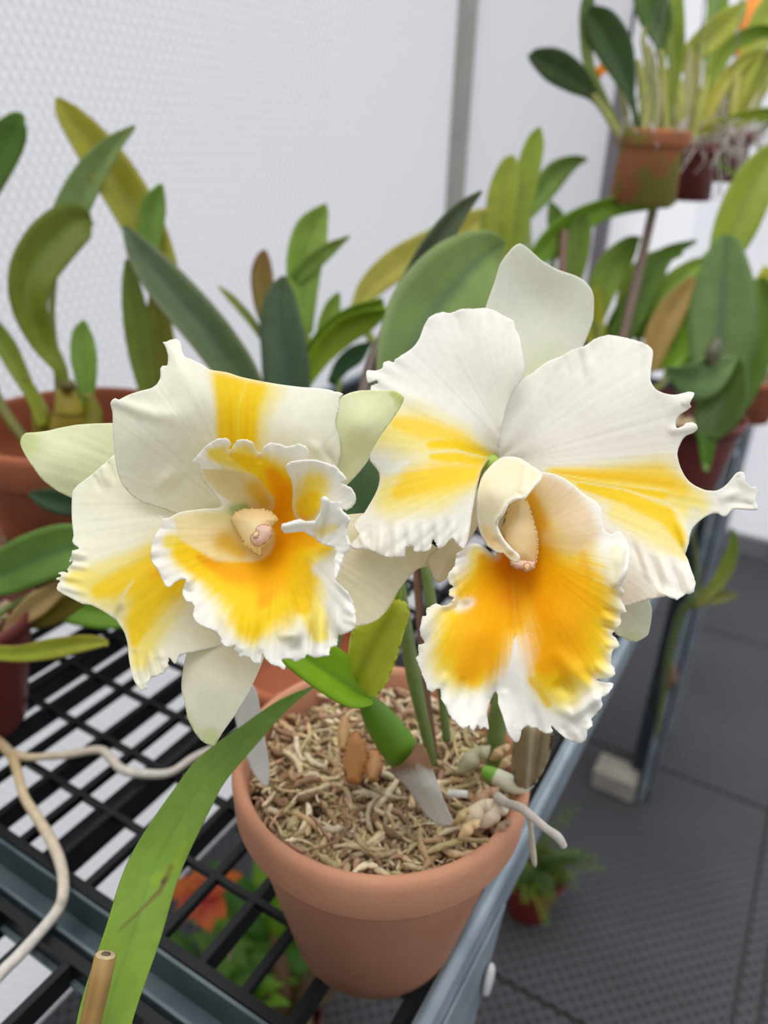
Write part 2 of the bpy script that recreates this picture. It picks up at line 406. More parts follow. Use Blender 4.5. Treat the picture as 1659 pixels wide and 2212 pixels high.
def sheet(name, parent, outline, depth, base, cols, ground=WHT, frill=None, ruffle=(0, 1, 1), creases=(), sp=4.2, thick=.0006, seed=1, label=None, veins=0.00015, edge=None, mat=None, streakf=26, dents=()):
    pts = [(p[0], p[1]) for p in outline]; fr = [(p[2] if len(p) > 2 else 0.0) for p in outline]
    n = len(pts); loop = []; lf = []
    rr = random.Random(seed)
    for i in range(n):
        p0, p1, p2, p3 = [np.array(pts[(i + k) % n], float) for k in (-1, 0, 1, 2)]
        L = np.linalg.norm(p2 - p1); m = max(1, int(round(L / (sp * .8))))
        k0 = min(1, np.linalg.norm(p1 - p0) / (L + 1e-9)); k1 = min(1, np.linalg.norm(p3 - p2) / (L + 1e-9))
        t1 = (p2 - p0) / (np.linalg.norm(p2 - p0) + 1e-9) * L * .6 * min(1, k0 * 2); t2 = (p3 - p1) / (np.linalg.norm(p3 - p1) + 1e-9) * L * .6 * min(1, k1 * 2)
        for k in range(m):
            t = k / m; h = p1 * (2 * t ** 3 - 3 * t * t + 1) + t1 * (t ** 3 - 2 * t * t + t) + p2 * (-2 * t ** 3 + 3 * t * t) + t2 * (t ** 3 - t * t)
            f = fr[i] * (1 - t) + fr[(i + 1) % n] * t
            if f > 0:
                tn = (p2 - p1) / (L + 1e-9); nrm = np.array([tn[1], -tn[0]]); s_ = len(loop)
                h = h + nrm * f * (3.2 * noise.noise((s_ * .37, seed, 0)) + 3.4 * noise.noise((s_ * .9, seed, 5)))
            loop.append(h); lf.append(f)
    loop = np.array(loop); lf = np.array(lf)
    lo = loop.min(0); hi = loop.max(0); g = []
    yy = lo[1]; r_ = 0
    while yy < hi[1]:
        xx = lo[0] + (sp / 2 if r_ % 2 else 0)
        while xx < hi[0]: g.append((xx, yy)); xx += sp
        yy += sp * .87; r_ += 1
    g = np.array(g)
    a = loop; b = np.roll(loop, -1, 0); ins = np.zeros(len(g), bool)
    dm = np.full(len(g), 1e9)
    for i in range(len(a)):
        c = ((a[i, 1] > g[:, 1]) != (b[i, 1] > g[:, 1]))
        with np.errstate(divide='ignore', invalid='ignore'):
            xs = (b[i, 0] - a[i, 0]) * (g[:, 1] - a[i, 1]) / (b[i, 1] - a[i, 1] + 1e-12) + a[i, 0]
        ins ^= c & (g[:, 0] < xs)
        dm = np.minimum(dm, (g[:, 0] - a[i, 0]) ** 2 + (g[:, 1] - a[i, 1]) ** 2)
    g = g[ins & (dm > (sp * .55) ** 2)]
    V = [Vector(p) for p in loop] + [Vector(p) for p in g]; nl = len(loop)
    vo, eo, fo, *_ = delaunay_2d_cdt(V, [], [list(range(nl))], 1, 1e-4)
    q = np.array([(v.x, v.y) for v in vo])
    dd = np.empty(len(q)); fe = np.empty(len(q))
    for i0 in range(0, len(q), 2000):
        D = np.linalg.norm(q[i0:i0 + 2000, None] - loop[None], axis=2); k = D.argmin(1); dd[i0:i0 + 2000] = D.min(1); fe[i0:i0 + 2000] = lf[k]
    rel = q - np.array(base[:2], float); th = np.arctan2(rel[:, 1], rel[:, 0]); rad = np.linalg.norm(rel, axis=1)
    dep = tps(depth)(q)
    amp, wpx, fq = ruffle
    sn = nz(np.cos(th) * fq, np.sin(th) * fq, seed * 3.1 + 0.0)
    dep = dep + amp * np.exp(-dd / wpx) * sn * 2.0
    if frill:
        fa, fw, ff = frill
        s2 = nz(np.cos(th) * ff, np.sin(th) * ff, seed * 7.7)
        dep = dep + fa * np.exp(-(dd / fw) ** 1.5) * s2 * 2.2 * fe
    vn = nz(np.cos(th) * 22, np.sin(th) * 22, seed) + .5 * nz(np.cos(th) * 47, np.sin(th) * 47, seed + 4)
    dep = dep + veins * vn * np.clip(rad / 120, 0, 1)
    for pl, h in creases:                              # folds: gaussian ridges (towards the viewer when h > 0)
        r, w, t = seg_dist(q, pl)
        e0 = np.linalg.norm(loop - np.array(pl[0][:2], float), axis=1).min() > 16; e1 = np.linalg.norm(loop - np.array(pl[-1][:2], float), axis=1).min() > 16
        tp = np.ones(len(q))
        if e0: tp = tp * sstep(t / .6)
        if e1: tp = tp * sstep((1 - t) / .6)
        if e0 and e1: tp = np.sqrt(tp)
        dep = dep - h * tp * np.exp(-(r / (w * 1.15)) ** 2)
    st = nz(np.cos(th) * streakf, np.sin(th) * streakf, seed + 9) + .6 * nz(np.cos(th) * streakf * 2.3, np.sin(th) * streakf * 2.3, seed + 2) + .25 * nz(q[:, 0] / 14, q[:, 1] / 14, 3)
    col = np.tile(np.asarray(ground, float), (len(q), 1))
    for c in cols:
        pl, cc, soft, al = c[:4]; stk = c[4] if len(c) > 4 else 0.0
        r, w, t = seg_dist(q, pl)
        x = r / w + stk * .75 * st
        f = sstep((1.22 - x) / max(soft, .3)) * al if soft > .3 else sstep((1.05 - x) / soft) * al
        col = col * (1 - f[:, None]) + np.asarray(cc)[None] * f[:, None]
    if edge is not None:                               # pale picotee margin
        f = np.exp(-(dd / edge[1]) ** 2) * edge[2]
        col = col * (1 - f[:, None]) + edge[0][None] * f[:, None]
    R_ = np.stack([(q[:, 0] - CX) / F, (q[:, 1] - CY) / F, np.ones(len(q))], 1) @ RT.T
    W = R_ * dep[:, None] + CAMP
    fo = [f if (lambda A_, B_, C_: (B_[0] - A_[0]) * (C_[1] - A_[1]) - (B_[1] - A_[1]) * (C_[0] - A_[0]))(q[f[0]], q[f[1]], q[f[2]]) < 0 else f[::-1] for f in [list(t) for t in fo]]
    o = add(name, W, fo, mat or M_petal, parent, color=col, solid=thick)
    if label: o['label'] = label
    return o

def blob(name, parent, outline, d, h, col, cols=(), sp=4.0, mat=None, label=None, back=0.6, seed=1):
    """a closed fleshy body: the outline swells towards the viewer by h and backwards by back*h"""
    o = sheet(name, parent, outline, [(p[0], p[1], d + (p[2] if len(p) > 2 else 0)) for p in outline[::max(1, len(outline) // 6)]][:7] if False else d, (outline[0][0] - 500, outline[0][1] - 500), cols, ground=col, sp=sp, thick=None, seed=seed, veins=0, mat=mat, label=label)
    me = o.data; off = ORI[o.name]
    n = len(me.vertices); co = np.empty(n * 3); me.vertices.foreach_get('co', co); co = co.reshape(-1, 3) + off
    rel = (co - CAMP); cc = rel @ RT; px = CX + F * cc[:, 0] / cc[:, 2]; py = CY + F * cc[:, 1] / cc[:, 2]; q = np.stack([px, py], 1)
    loop = []
    ol = [np.array(p[:2], float) for p in outline]
    for i in range(len(ol)):
        a = ol[i]; b = ol[(i + 1) % len(ol)]
        for k in range(8): loop.append(a + (b - a) * k / 8)
    loop = np.array(loop); dd = np.linalg.norm(q[:, None] - loop[None], axis=2).min(1)
    mx = dd.max(); bulge = np.sqrt(np.clip(1 - (1 - np.clip(dd / mx, 0, 1)) ** 2, 0, 1))
    bulge[dd < 2.6] = 0
    dir_ = rel / np.linalg.norm(rel, axis=1)[:, None]
    front = co - dir_ * (bulge * h)[:, None]; bk = co + dir_ * (bulge * h * back)[:, None]
    faces = [list(p.vertices) for p in me.polygons]
    colr = np.empty(n * 4); me.color_attributes['pigment'].data.foreach_get('color', colr); colr = colr.reshape(-1, 4)[:, :3]
    nm = o.name; bpy.data.objects.remove(o); bpy.data.meshes.remove(me)
    v = np.vstack([front, bk]); f = faces + [[i + n for i in q_][::-1] for q_ in faces]
    # stitch the rim
    from collections import Counter
    ed = Counter(); dirn = {}
    for q_ in faces:
        for i in range(len(q_)):
            a, b = q_[i], q_[(i + 1) % len(q_)]; ed[tuple(sorted((a, b)))] += 1; dirn[tuple(sorted((a, b)))] = (a, b)
    for e, c in ed.items():
        if c == 1: a, b = dirn[e]; f.append([b, a, a + n, b + n])
    o = add(name, v, f, mat or M_petal, parent, color=np.vstack([colr, colr]))
    if label: o['label'] = label
    return o

# ------------------------------------------------------------------ the flowering orchid in its pot
POTC = np.array([-0.141, 0.254, BENCH])
orchid = thing('potted_orchid', POTC, 'orchid with two frilled white and yellow blooms in a clean terracotta pot in front', 'potted plant')
def pot_prof(R, h, band, rb, wall=.0068, soil=.02):
    return [(0, .004), (rb - .006, .004), (rb - .004, 0), (rb, .002), (R - .0075, h - band - .003), (R - .0055, h - band), (R - .0022, h - band + .001), (R - .001, h - band + .004), (R - .0003, h - .006), (R - .0012, h - .0018), (R - .0035, h), (R - wall + .001, h - .0005), (R - wall - .0006, h - .004), (R - wall - .003, h - band), (R - wall - .006, h - band - .02), (0.001, h - band - .024)]
mb = MB(); mb.lathe(POTC, pot_prof(.075, .127, .027, .0465), 128); pot = mb.build('pot', M_terra, orchid)
ZM = BENCH + .127 - .016
def strands(cx, cy, R, z0, n, pal, seed, rad=(.0007, .0016), lift=.006, up=.0):
    r = random.Random(seed); mb = MB()
    for i in range(n):
        a = r.uniform(0, 2 * math.pi); q = R * math.sqrt(r.random()); x, y = cx + q * math.cos(a), cy + q * math.sin(a)
        z = z0 + r.uniform(-.004, lift) - .003 * (q / R) ** 2
        d = r.uniform(0, 2 * math.pi); curv = r.uniform(-2.2, 2.2); L = r.uniform(.006, .024); pts = []; m = 7; el = r.uniform(-.4, .5 + up)
        c = np.array(pal[r.randrange(len(pal))]) * r.uniform(.7, 1.15); w = r.uniform(*rad)
        for k in range(m + 1):
            if (x - cx) ** 2 + (y - cy) ** 2 > (R + .003) ** 2: break
            pts.append((x, y, z)); s = L / m
            x += s * math.cos(d) * math.cos(el); y += s * math.sin(d) * math.cos(el); z += s * math.sin(el); d += curv / m; el -= .9 / m * r.uniform(-.4, 1.3)
        if len(pts) > 2:
            k = len(pts); mb.tube(pts, [w * (.45 + .6 * math.sin(math.pi * (j + .5) / k) + .25 * math.sin(j * 2.3 + i)) for j in range(k)], 5, c)
    return mb
PAL = [lin(c) * 1.12 for c in ((208, 184, 144), (196, 166, 126), (222, 202, 164), (170, 138, 108), (190, 152, 128), (214, 196, 160), (150, 120, 94), (202, 188, 140), (228, 214, 182))]
mb = MB(); prof = [(.0001, .002), (.03, .002), (.055, -.002), (.0668, -.006)]
mb.lathe((POTC[0], POTC[1], ZM - .005), prof[::-1], 48); tag(mb.build('soil_fill', M_soil, orchid), 'dark gaps of the potting mix')
mb = strands(POTC[0], POTC[1], .0635, ZM - .003, 3400, PAL, 3, (.0004, .0019), .010)
tag(mb.build('potting_moss', M_moss, orchid), 'dry tan moss filling the pot', kind='stuff')
# larger curls of bark and dry scale leaves
for (x, y, d0, w, h, c) in ((768, 1640, .372, 28, 62, (178, 122, 68)), (808, 1655, .370, 20, 38, (184, 132, 84)), (742, 1585, .392, 14, 44, (190, 150, 100))):
    ol = [(x - w * .7, y + h * .8), (x - w, y), (x - w * .5, y - h * .8), (x + w * .1, y - h), (x + w * .8, y - h * .6), (x + w, y + h * .1), (x + w * .3, y + h * .9)]
    blob('dry_scale', orchid, ol, [(x - w, y, d0), (x + w, y, d0), (x, y - h, d0 + .006), (x, y + h, d0 - .006)], .004, lin(c), mat=M_stem)

def stem(name, parent, pts, col, mat=None, n=14, label=None, colf=None):
    """pts: (px, py, radius_px, depth)"""
    c = catmull([(*P(p[0], p[1], p[3]), p[2] * p[3] / F) for p in pts], 8)
    mb = MB(); mb.tube(c[:, :3], c[:, 3], n)
    if colf is None: mb.c = [tuple(col)] * len(mb.v)
    else:
        for i in range(len(c)): mb.c += [tuple(colf(i / (len(c) - 1)))] * n
    o = mb.build(name, mat or M_stem, parent)
    if label: o['label'] = label
    return o
def mixc(a, b, t): return np.asarray(a) * (1 - t) + np.asarray(b) * t

def leaf(name, parent, pts, c0, c1=None, fold=.25, tilt=0.0, edge=None, rib=None, m=9, label=None, curl=0.0, marks=None, solid=.0011, twist=None, skip=False):
    """pts: (px, py, half width px, depth) from base to tip"""
    c1 = c0 if c1 is None else c1
    c0 = lin(c0) * np.array([1.5, 1.28, 0.92]); c1 = lin(c1) * np.array([1.5, 1.28, 0.92]); raw = catmull([(*P(p[0], p[1], p[3]), p[2] * p[3] / F) for p in pts], m)
    ts = np.linspace(-1, 1, 33 if marks else 9); V = []; C = []; nn = len(raw)
    for i in range(nn):
        p = raw[i, :3]; w = max(raw[i, 3], 0.0002)
        t = raw[min(i + 1, nn - 1), :3] - raw[max(i - 1, 0), :3]; t = t / (np.linalg.norm(t) + 1e-12)
        view = p - CAMP; view /= np.linalg.norm(view)
        s = np.cross(t, view); s /= (np.linalg.norm(s) + 1e-9); nrm = np.cross(s, t)
        if np.dot(nrm, view) > 0: nrm = -nrm
        tl = tilt if twist is None else tilt + (twist - tilt) * i / (nn - 1)
        ca, sa = math.cos(tl), math.sin(tl); s2 = s * ca + nrm * sa; n2 = nrm * ca - s * sa; ww = w / max(ca, .35)
        for u in ts:
            V.append(p + s2 * ww * u + n2 * ww * (fold * (abs(u) - .5) - curl * u * u + .04 * math.sin(i / nn * 7 + u * 2)))
            cc = mixc(c0, c1, i / (nn - 1)); k = max(0, 1 - abs(u) / .13)
            cc = mixc(cc, np.asarray(rib) if rib is not None else cc * .72, k * .55)
            if edge is not None: cc = mixc(cc, edge, max(0, (abs(u) - .82) / .18) * .8)
            cc = cc * (1 + .08 * noise.noise((u * 3, i * .25, pts[0][0] * .1)))
            C.append(cc)
    k9 = len(ts); f = [(i * k9 + j, i * k9 + j + 1, (i + 1) * k9 + j + 1, (i + 1) * k9 + j) for i in range(nn - 1) for j in range(k9 - 1)]
    C = np.array(C)
    if marks:
        V_ = np.array(V); cc = (V_ - CAMP) @ RT; q = np.stack([CX + F * cc[:, 0] / cc[:, 2], CY + F * cc[:, 1] / cc[:, 2]], 1)
        for pl, c, soft, al in marks:
            r, w, t = seg_dist(q, pl); ff = sstep((1 - r / w) / soft) * al; C = C * (1 - ff[:, None]) + lin(c)[None] * ff[:, None]
    o = add(name, V, f, M_leaf, parent, color=C, solid=solid)
    if label: o['label'] = label
    return o

TY = lin((170, 190, 60)); OLV = (112, 128, 40); MID = (96, 146, 58); DRK = (58, 84, 52); BLU = (104, 142, 98); PAL_G = (150, 176, 84)
# pseudobulb, its dry sheath, the leaf at its top and the flower sheath
stem('pseudobulb', orchid, [(900, 1672, 26, .360), (876, 1636, 37, .352), (850, 1598, 39, .344), (820, 1556, 34, .337), (800, 1526, 24, .331), (790, 1502, 14, .327)], lin((96, 144, 20)), n=20)
leaf('leaf', orchid, [(806, 1512, 12, .326), (770, 1490, 40, .322), (720, 1455, 48, .318), (650, 1408, 44, .316), (590, 1360, 38, .314), (530, 1300, 26, .314), (490, 1260, 6, .316)], (124, 184, 36), (140, 196, 48), fold=.5, tilt=.25, rib=lin((96, 150, 30)))
blob('flower_sheath', orchid, [(796, 1512), (768, 1488), (752, 1450), (753, 1400), (762, 1355), (800, 1320), (850, 1292), (876, 1300), (886, 1322), (872, 1370), (858, 1420), (838, 1470), (812, 1508)], [(796, 1512, .329), (750, 1420, .322), (880, 1310, .318), (860, 1420, .324)], .007, lin((216, 228, 66)), [([(770, 1470, 16), (800, 1400, 20), (850, 1310, 18)], lin((168, 182, 44)), 1.4, .8)], mat=M_leaf, label='yellow green folded flower sheath')
stem('flower_stalk', orchid, [(800, 1510, 9, .331), (835, 1400, 9, .327), (860, 1290, 9, .320), (850, 1200, 9, .312), (840, 1140, 9, .305)], lin((140, 176, 60)))
ol = [(846, 1664), (868, 1650), (888, 1628), (902, 1604), (918, 1616), (930, 1650), (942, 1685), (960, 1730), (979, 1774), (970, 1783), (945, 1780), (922, 1762), (900, 1730), (880, 1700), (862, 1682)]
sheet('dry_sheath', orchid, ol, [(848, 1662, .3400), (902, 1606, .3400), (880, 1650, .3345), (925, 1700, .336), (975, 1778, .339), (890, 1715, .341), (938, 1680, .340)], (860, 1600),
      [([(855, 1640, 40), (900, 1625, 40), (930, 1650, 18)], lin((158, 112, 70)), .8, .9, .3)], ground=lin((214, 210, 200)), thick=.001, label='papery dry sheath, brown above and grey white below')
# older slim pseudobulbs with thin grey green stems behind
for pl in ([(935, 1650, 11, .385), (915, 1560, 13, .380), (895, 1470, 16, .375), (880, 1380, 15, .37), (872, 1300, 10, .366), (866, 1240, 5, .364)],
           [(965, 1600, 9, .40), (955, 1500, 10, .398), (940, 1380, 12, .394), (925, 1260, 12, .39), (905, 1180, 6, .388)],
           [(1065, 1660, 16, .39), (1072, 1590, 20, .386), (1076, 1530, 18, .382), (1078, 1490, 8, .38)]):
    stem('pseudobulb', orchid, pl, lin((112, 132, 72)))
stem('support_cane', orchid, [(940, 1640, 8, .40), (920, 1480, 8, .398), (905, 1300, 9, .395), (900, 1210, 9, .392)], lin((128, 96, 78)), label='brown support cane')
# withered pseudobulb, creeping rhizome and dry joints at the right of the pot
blob('dry_pseudobulb', orchid, [(1120, 1565), (1150, 1560), (1195, 1575), (1185, 1640), (1160, 1690), (1135, 1706), (1115, 1700), (1105, 1650), (1108, 1600)], [(1120, 1565, .352), (1195, 1575, .350), (1135, 1706, .362), (1105, 1650, .36)], .007, lin((148, 130, 96)), [([(1150, 1570, 10), (1140, 1700, 6)], lin((196, 186, 158)), 1.2, .7), ([(1172, 1580, 8), (1155, 1690, 5)], lin((110, 90, 58)), 1.2, .7)], mat=M_stem)
stem('rhizome', orchid, [(1045, 1665, 13, .372), (1065, 1675, 18, .369), (1095, 1690, 20, .366), (1125, 1700, 15, .364), (1150, 1690, 8, .364)], None, colf=lambda t: lin((120, 170, 60)) if t < .3 else lin((222, 220, 196)))
for (x, y, r, c) in ((1078, 1625, 15, (214, 184, 140)), (1095, 1645, 13, (210, 180, 140)), (1045, 1725, 22, (190, 152, 122)), (1030, 1755, 26, (232, 214, 186)), (1065, 1760, 24, (236, 220, 196)), (1012, 1790, 17, (226, 196, 150)), (1000, 1760, 14, (214, 190, 140)), (1085, 1785, 13, (176, 146, 116)), (1020, 1640, 26, (186, 182, 150))):
    dd_ = .352 + (1760 - y) * .00022
    stem('old_joint', orchid, [(x - r * 1.3, y + r * 1.1, 2, dd_), (x - r * .8, y + r * .8, r * .5, dd_), (x - r * .1, y + r * .1, r * .8, dd_), (x + r * .4, y - r * .5, r * .5, dd_), (x + r * .9, y - r * .6, r * .62, dd_), (x + r * 1.5, y - r * 1.1, 2, dd_)], lin(c), n=10)
stem('root', orchid, [(1075, 1722, 12, .352), (1095, 1735, 10, .345), (1125, 1745, 10, .335), (1150, 1765, 10, .330), (1180, 1790, 9, .327), (1205, 1808, 10, .326), (1218, 1828, 8, .327)], lin((206, 198, 190)), M_root, label='grey white air root over the rim')
stem('root', orchid, [(1140, 1755, 6, .334), (1146, 1790, 6, .338), (1150, 1830, 7, .343), (1154, 1862, 6, .347), (1156, 1872, 2, .349)], lin((206, 200, 180)), M_root)
stem('root', orchid, [(968, 1715, 7, .358), (985, 1714, 8, .357), (1010, 1716, 8, .356)], lin((220, 220, 214)), M_root)
stem('root', orchid, [(990, 1810, 5, .337), (1020, 1815, 5, .334), (1055, 1815, 5, .330)], lin((160, 140, 100)), M_root)
# plant label standing in the rear of the pot
sheet('plant_label', orchid, [(545, 1480), (520, 1490), (505, 1530), (520, 1600), (545, 1665), (575, 1700), (582, 1660), (570, 1580), (556, 1500)], [(545, 1480, .372), (505, 1530, .372), (575, 1700, .366), (570, 1580, .370)], (0, 0), [], ground=lin((198, 196, 192)), thick=.0008, veins=0, mat=M_stem, label='blank white plastic plant label')

# ------------------------------------------------------------------ left bloom
def flower(loc_px, d, label):
    c = P(*loc_px, d)
    mb = MB(); r = P(0, 0, 1)
    ax = (c - CAMP) / np.linalg.norm(c - CAMP)
    pts = [c - ax * .004, c + ax * .004, c + ax * .012, c + ax * .022 - np.array([0, 0, .004]), c + ax * .030 - np.array([0, 0, .010])]
    mb.tube(pts, [.003, .0055, .0055, .0045, .004], 14); mb.c = [tuple(lin((168, 200, 84)))] * len(mb.v)
    o = mb.build('flower', M_stem, orchid); o['label'] = label; return o
FL = flower((560, 1118), .281, 'left bloom, facing the viewer with its lip turned to the right')
FR = flower((1062, 1000), .303, 'right bloom, with a tall sepal on top and a broad lip hanging down')

TOPG = [([(60, 945, 30), (80, 960, 18)], TIPG, 1.0, .5)]
sheet('sepal', FL, [(44, 959), (47, 944), (56, 936), (81, 934), (104, 931), (129, 925), (168, 918), (219, 915), (300, 918), (420, 1000), (540, 1090), (560, 1125), (480, 1140), (330, 1130), (230, 1105), (156, 1076), (126, 1062), (93, 1037), (70, 1007), (52, 979)],
      [(44, 959, .277), (130, 925, .281), (156, 1076, .279), (130, 990, .276), (300, 1020, .281), (540, 1110, .287)], (620, 1140), [([(44, 955, 60), (60, 960, 40)], TIPG, 1.0, .45)], ground=GRN, ruffle=(.0004, 30, 2), seed=11)
sheet('sepal', FL, [(872, 858), (864, 881), (846, 908), (822, 941), (801, 977), (795, 995), (777, 1019), (751, 1046), (700, 1080), (620, 1125), (560, 1125), (600, 1020), (670, 920), (720, 866), (756, 849), (777, 844), (822, 843), (852, 844)],
      [(872, 858, .262), (800, 850, .267), (790, 985, .270), (780, 920, .264), (640, 1000, .274), (580, 1110, .284)], (560, 1130), [([(866, 856, 34), (850, 852, 10)], lin((190, 206, 90)), 1.0, .6)], ground=GRN, ruffle=(.0003, 30, 2), seed=12)
sheet('sepal', FL, [(404, 1412), (397, 1442), (393, 1471), (393, 1490), (398, 1511), (407, 1553), (422, 1583), (437, 1601), (452, 1609), (463, 1611), (482, 1581), (506, 1547), (535, 1499), (554, 1460), (572, 1415), (590, 1300), (590, 1180), (560, 1140), (520, 1180), (450, 1300)],
      [(393, 1480, .266), (554, 1460, .266), (470, 1480, .260), (460, 1611, .262), (520, 1330, .274), (570, 1160, .286)], (560, 1120), [([(462, 1605, 40), (455, 1590, 26)], TIPG, 1.0, .5), ([(400, 1540, 16), (430, 1595, 20)], TIPG, 1.0, .25)], ground=lin((250, 248, 228)), ruffle=(.0003, 30, 2), seed=13)
sheet('sepal', FL, [(945, 1185), (933, 1205), (923, 1222), (901, 1230), (884, 1246), (862, 1274), (848, 1299), (834, 1321), (815, 1339), (793, 1349), (770, 1352), (735, 1340), (660, 1280), (600, 1200), (580, 1140), (640, 1105), (720, 1115), (790, 1110), (880, 1140)],
      [(945, 1190, .290), (850, 1290, .281), (770, 1352, .272), (780, 1200, .276), (640, 1150, .279), (590, 1140, .285)], (570, 1120), [], ground=lin((248, 242, 214)), ruffle=(.0004, 40, 2), seed=14)
yel_top = [([(520, 1010, 50), (525, 900, 62), (545, 800, 95)], PYL, .9, .8, .12), ([(513, 1010, 28), (512, 940, 42), (512, 880, 46), (520, 800, 66)], GLD, .42, .97, .10),
           ([(515, 1000, 2.6), (513, 930, 3), (517, 870, 3.2), (537, 812, 6)], PYL, .9, .7), ([(500, 990, 3), (497, 860, 5)], lin((255, 206, 0)), 1, .5), ([(530, 980, 3), (535, 860, 5)], lin((255, 206, 0)), 1, .5)]
sheet('petal', FL, [(240, 871), (244, 864), (250, 861), (258, 864), (279, 853), (303, 845), (327, 839), (339, 831), (347, 816), (347, 797), (352, 791), (362, 790), (364, 770), (361, 757), (356, 746), (352, 740), (360, 739), (368, 735), (382, 733), (390, 739), (393, 755), (399, 771), (414, 777), (428, 784), (443, 792), (452, 799), (490, 805), (521, 815), (569, 825), (611, 832), (653, 837), (686, 839), (713, 843), (725, 847, .5), (741, 851, .5), (733, 860, .5), (732, 881, .4), (725, 905, .4), (725, 923), (732, 944), (735, 971), (733, 989), (729, 1004), (700, 1050), (640, 1100), (575, 1120), (510, 1125), (430, 1118), (382, 1110), (351, 1098), (327, 1091), (308, 1085), (284, 1069), (264, 1045), (255, 1021), (249, 989), (245, 941), (244, 893)],
      [(243, 868, .262), (370, 740, .262), (330, 930, .257), (430, 850, .2565), (520, 810, .2635), (730, 850, .266), (640, 930, .262), (725, 1000, .268), (300, 1080, .270), (420, 1080, .271), (440, 980, .264), (560, 1115, .278)], (560, 1150), yel_top, ground=lin((254, 252, 236)), ruffle=(.0012, 40, 2.6),
      creases=[([(250, 868, 9), (330, 895, 13), (440, 905, 22)], .0016), ([(375, 760, 12), (400, 860, 26)], .0014), ([(335, 1060, 10), (380, 1010, 14)], .0014), ([(365, 1080, 9), (395, 1020, 13)], -.0012), ([(690, 960, 8), (720, 1000, 8)], -.0010), ([(664, 950, 9), (700, 985, 9)], .0009), ([(480, 1080, 40), (460, 1000, 40)], -.001)],
      seed=15, edge=(WHT, 7, .5))
sheet('petal', FL, [(244, 985), (224, 1004), (196, 1027), (168, 1049), (157, 1063), (155, 1102), (156, 1130), (159, 1158), (156, 1170), (161, 1177), (171, 1186, .5), (157, 1190, .6), (155, 1200, .6), (149, 1213, .6), (158, 1212, .3), (153, 1220, .5), (146, 1229, .6), (147, 1238, .5), (137, 1236, .5), (126, 1238, .6), (133, 1244, .6), (121, 1251, .5), (130, 1255, .6), (126, 1262, .6), (122, 1273, .6), (134, 1282, .4), (157, 1294), (177, 1304), (196, 1307), (213, 1315), (233, 1327), (252, 1341), (269, 1367), (276, 1391), (278, 1418), (282, 1442), (288, 1466), (300, 1487), (306, 1493, .5), (311, 1489, .6), (319, 1487, .6), (317, 1478, .6), (322, 1471, .6), (328, 1463, .6), (338, 1461, .6), (345, 1456, .6), (353, 1455, .6), (356, 1449, .6), (364, 1442, .6), (362, 1432, .6), (366, 1427, .5), (364, 1420), (371, 1427), (378, 1434), (383, 1427), (388, 1415), (404, 1411), (435, 1404), (472, 1396), (500, 1385), (540, 1320), (565, 1230), (565, 1150), (500, 1110), (430, 1090), (350, 1060), (290, 1000), (262, 975)],
      [(157, 1080, .2725), (250, 990, .278), (125, 1255, .261), (200, 1180, .268), (270, 1370, .261), (306, 1490, .256), (400, 1400, .263), (330, 1270, .264), (420, 1120, .276), (480, 1300, .272), (560, 1170, .284)], (570, 1090),
      [([(420, 1180, 70), (330, 1240, 74), (230, 1268, 66), (160, 1250, 24)], PYL, .9, .75, .18), ([(400, 1200, 60), (320, 1330, 72), (300, 1420, 36)], PYL, 1.0, .75, .18), ([(430, 1190, 50), (350, 1215, 46), (270, 1258, 40), (215, 1275, 22)], GLD, .8, .9, .22), ([(400, 1230, 50), (330, 1280, 48), (300, 1345, 34), (290, 1385, 16)], GLD, .8, .92, .2), ([(400, 1190, 20), (330, 1245, 14)], lin((255, 196, 0)), 1.2, .7, .3), ([(288, 1255, 3), (264, 1290, 6), (258, 1330, 14)], lin((247, 240, 190)), .9, .8)],
      ground=lin((253, 251, 232)), frill=(.0016, 26, 11), ruffle=(.0007, 35, 3), creases=[([(262, 1300, 7), (255, 1340, 9)], -.0014), ([(300, 1420, 4), (312, 1475, 5)], .0009), ([(322, 1400, 4), (335, 1455, 5)], .0010), ([(345, 1395, 4), (356, 1440, 5)], .0009), ([(290, 1410, 4), (298, 1470, 4)], -.0007), ([(311, 1400, 4), (322, 1462, 4)], -.0008), ([(333, 1398, 4), (347, 1450, 4)], -.0008),
      ([(160, 1196, 4), (200, 1205, 6)], .001), ([(155, 1220, 4), (200, 1228, 6)], .001), ([(150, 1209, 4), (195, 1216, 5)], -.001), ([(135, 1245, 4), (190, 1255, 6)], .001), ([(135, 1268, 4), (200, 1285, 6)], .0009), ([(222, 1010, 5), (240, 1060, 7)], .0012), ([(235, 1000, 4), (252, 1050, 6)], -.0010), ([(205, 1030, 4), (222, 1070, 6)], -.0008)],
      seed=16, edge=(WHT, 6, .6), streakf=16)
